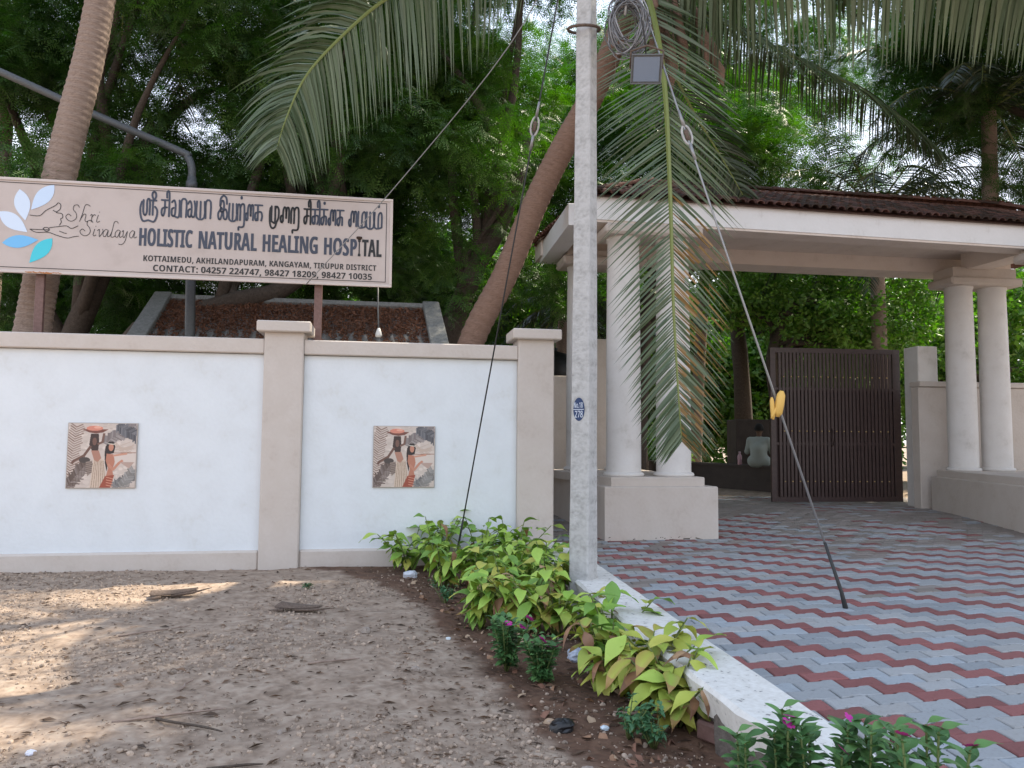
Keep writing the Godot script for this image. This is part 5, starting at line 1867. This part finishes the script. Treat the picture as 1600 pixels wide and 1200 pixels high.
func build_debris():
	var sms := [stone_mesh(1), stone_mesh(2), stone_mesh(3)]
	rng.seed = 91
	var pm: StandardMaterial3D = plain(Color.WHITE, .95)
	pm.vertex_color_use_as_albedo = true
	for k in 3:
		var xf := []
		var cols := []
		for i in 15000:
			var d := 1.9 + 6.4 * pow(rng.randf(), 1.15)
			var x := rnd(-.72 * d - .5, kerb_left(d) - .03)
			if gn.get_noise_2d(x * 9.0 + 40, d * 9.0) * 2.0 + .30 < rnd(0.0, .9): continue
			if kerb_left(d) - x < interp_tab([[2.5, .50], [3.8, .75], [5.0, .95], [6.5, 1.25], [7.4, 1.7], [8.3, 2.6]], d) and rng.randf() < .75: continue
			var s := .003 + .014 * pow(rng.randf(), 4.0)
			xf.append(Transform3D(Basis(rdir(), rnd(0, TAU)).scaled(Vector3.ONE * s), V(x, dirt_y(x, d) + s * .25, d)))
			var v := rnd(.55, 1.3)
			cols.append(Color(.36 * v, .275 * v, .21 * v))
		tag(multi("gravel", sms[k], pm, xf, cols, self), "small loose gravel scattered over the bare dirt", "gravel", "", "stuff")
	# leaf crumbs and twig crumbs
	var fm := flake_mesh()
	var xf := []
	var cols := []
	for i in 6500:
		var d := 2.0 + 6.2 * rng.randf()
		var x := rnd(-.70 * d, kerb_left(d) - .02)
		if kerb_left(d) - x > 1.4 and rng.randf() < .55: continue
		xf.append(Transform3D((Basis(Vector3.UP, rnd(0, TAU)) * Basis(Vector3.RIGHT, rnd(-.5, .5))).scaled(Vector3(1, 1, rnd(.3, 1.2)) * (rnd(.25, .8) if i % 9 else rnd(.8, 1.6))), V(x, dirt_y(x, d) + .006, d)))
		var v := rnd(.3, 1.3)
		cols.append(Color(.15 * v, .09 * v, .055 * v))
	tag(multi("leaf_crumbs", fm, M.dry, xf, cols, self), "dry leaf and bark crumbs strewn on the dirt", "leaf litter", "", "stuff")
	# individual stones
	var labs := ["pale stone on bare dirt below the middle pilaster", "tan stone at the left of the gravel patch", "grey stone in front of the second coconut husk", "flat stone near the bed's dirt edge", "lump of stone near the bottom edge of the bed", "round orange brown stone near the long stick"]
	var k := 0
	for q in [[-1.55, 5.5, .035], [-1.75, 4.9, .028], [-1.0, 5.45, .045], [-.55, 4.6, .03], [.32, 3.25, .05], [-1.05, 3.62, .018]]:
		var o := part("stone", sms[k % 3], M.stone, self, V(q[0], dirt_y(q[0], q[1]) + q[2] * .3, q[1]))
		o.scale = Vector3.ONE * q[2]
		o.rotation.y = k
		tag(o, labs[k], "stone", "stones on the dirt")
		k += 1
	# coconut husk pieces
	for q in [[-2.80, 6.5, .5, "dark coconut husk lying on the dirt farther from the camera"], [-1.63, 6.05, -.3, "brown coconut husk lying on the dirt nearer the flower bed"]]:
		var o := thing("coconut_husk", q[3], "husk", V(q[0], dirt_y(q[0], q[1]), q[1]), q[2], "coconut husks")
		var hs := st_new(true)
		var prow := []
		for i in 8:
			var u := i / 7.0
			var row := []
			for j in 6:
				var a := lerpf(-1.1, 1.1, j / 5.0)
				var wd := (.075 - .05 * u * u) * (1.0 + .25 * gn.get_noise_2d(i * 31.0, j * 47.0 + q[0] * 90))
				row.append(Vector3(-.17 + .36 * u + .03 * gn.get_noise_1d(j * 60.0 + q[0] * 30), .012 + .055 * cos(a) * (1.0 - .6 * u) + .03 * u * u, sin(a) * wd))
			if i > 0:
				for j in 5:
					quad(hs, prow[j], row[j], row[j + 1], prow[j + 1])
					quad(hs, prow[j + 1] * Vector3(1, .82, .9), row[j + 1] * Vector3(1, .82, .9), row[j] * Vector3(1, .82, .9), prow[j] * Vector3(1, .82, .9))
			prow = row
		part("shell", done(hs), M.husk, o)
		part("splinter", tube_mesh([Vector3(-.02, .02, .05), Vector3(.14, .03, .04), Vector3(.30, .05, .0)], [.014, .011, .003], 5), M.husk, o)
		part("splinter", tube_mesh([Vector3(-.1, .02, .06), Vector3(-.2, .015, .1)], [.014, .004], 5), M.husk, o)
	# sticks
	k = 0
	for q in [[-1.62, 3.78, .50, .35, "long pale stick lying on the dirt near the bottom"], [-1.48, 3.66, .42, -.42, "thinner stick crossing the long pale stick"], [-2.42, 5.35, .45, .62, "thin curved stick in the middle of the dirt"], [-1.75, 4.25, .16, 1.5, "short upright pale twig on the dirt"], [-1.12, 3.25, .22, .15, "dark twig close to the bottom edge"], [-1.05, 4.70, .30, .30, "dark twig on the gravel patch"], [.70, 3.98, .35, -.3, "bare grey branch lying in the front soil"]]:
		var o := thing("stick", q[4], "stick", V(q[0], dirt_y(q[0], q[1]) + .008, q[1]), q[3], "fallen sticks")
		var L: float = q[2]
		part("wood", tube_mesh(smooth_path([Vector3(-L * .5, 0, 0), Vector3(-L * .2, .01, .015), Vector3(L * .2, .004, -.012), Vector3(L * .5, .012, .01)], 3), [.007, .007, .007, .007, .006, .006, .006, .005, .004, .003], 5), M.bark_palm if k % 3 != 1 else M.bark, o)
		k += 1
	# old timber at the kerb's foot
	var tb := thing("wood_block", "weathered brown timber block under the broken kerb edge", "timber", V(.98, -.16, 3.62), -.9)
	part("wood", box_mesh(Vector3(.26, .09, .08), .012), M.rusty, tb, Vector3(0, .03, 0))
	# plastic rubbish: crumpled sheets
	for q in [[-.97, 7.55, .10, Color(.55, .58, .64), "crumpled pale grey plastic bag at the bed's left end"], [.44, 4.98, .11, Color(.50, .56, .68), "crumpled clear blue plastic between the two plant groups"], [.25, 3.80, .085, Color(.012, .012, .014), "crumpled black plastic bag on the front soil"], [.46, 3.82, .03, Color(.6, .68, .74), "small pale blue plastic scrap beside the feathery seedling"], [-.42, 5.35, .025, Color(.6, .66, .68), "tiny whitish scrap at the bed's dirt edge"], [-2.02, 3.35, .03, Color(.66, .66, .74), "white paper scrap at the lower left"]]:
		var o := part("plastic_scrap", crumple(int(q[0] * 100) + 300), plain(q[3].linear_to_srgb(), .35), self, V(q[0], dirt_y(q[0], q[1]) + q[2] * .22, q[1]))
		o.scale = Vector3(1, .62, .8) * q[2]
		tag(o, q[4], "rubbish", "plastic rubbish")
	# fallen brown leaves in the bed
	var bl := [big_leaf(Color(.30, .17, .10), Color(.22, .12, .07), 50, .6), big_leaf(Color(.24, .12, .075), Color(.18, .09, .06), 51, .4), big_leaf(Color(.42, .30, .20), Color(.3, .2, .12), 52, .5)]
	for i in 3:
		var x2 := []
		for j in 62:
			var d := rnd(3.2, 7.6)
			var x := kerb_left(d) - rnd(.03, interp_tab([[3, .5], [5, .9], [7, 1.3]], d))
			x2.append(Transform3D((Basis(Vector3.UP, rnd(0, TAU)) * Basis(Vector3.RIGHT, rnd(-.8, .8))).scaled(Vector3.ONE * rnd(.04, .10)), V(x, dirt_y(x, d) + .018, d)))
		tag(multi("fallen_leaves", bl[i], M.dry, x2, [], self), "dry brown fallen leaves lying in the flower bed soil", "leaf litter", "", "stuff")

func crumple(seed_: int) -> ArrayMesh:
	var sp := SphereMesh.new()
	sp.radial_segments = 16
	sp.rings = 9
	sp.radius = 1
	sp.height = 2
	var ar := sp.get_mesh_arrays()
	var vs: PackedVector3Array = ar[Mesh.ARRAY_VERTEX]
	var ix: PackedInt32Array = ar[Mesh.ARRAY_INDEX]
	var n := FastNoiseLite.new()
	n.seed = seed_
	n.frequency = .8
	n.noise_type = FastNoiseLite.TYPE_CELLULAR
	var st := st_new(true)
	for i in ix:
		var v: Vector3 = vs[i]
		st.add_vertex(v * (1.0 + .55 * n.get_noise_3dv(v * 1.3)))
	return done(st)
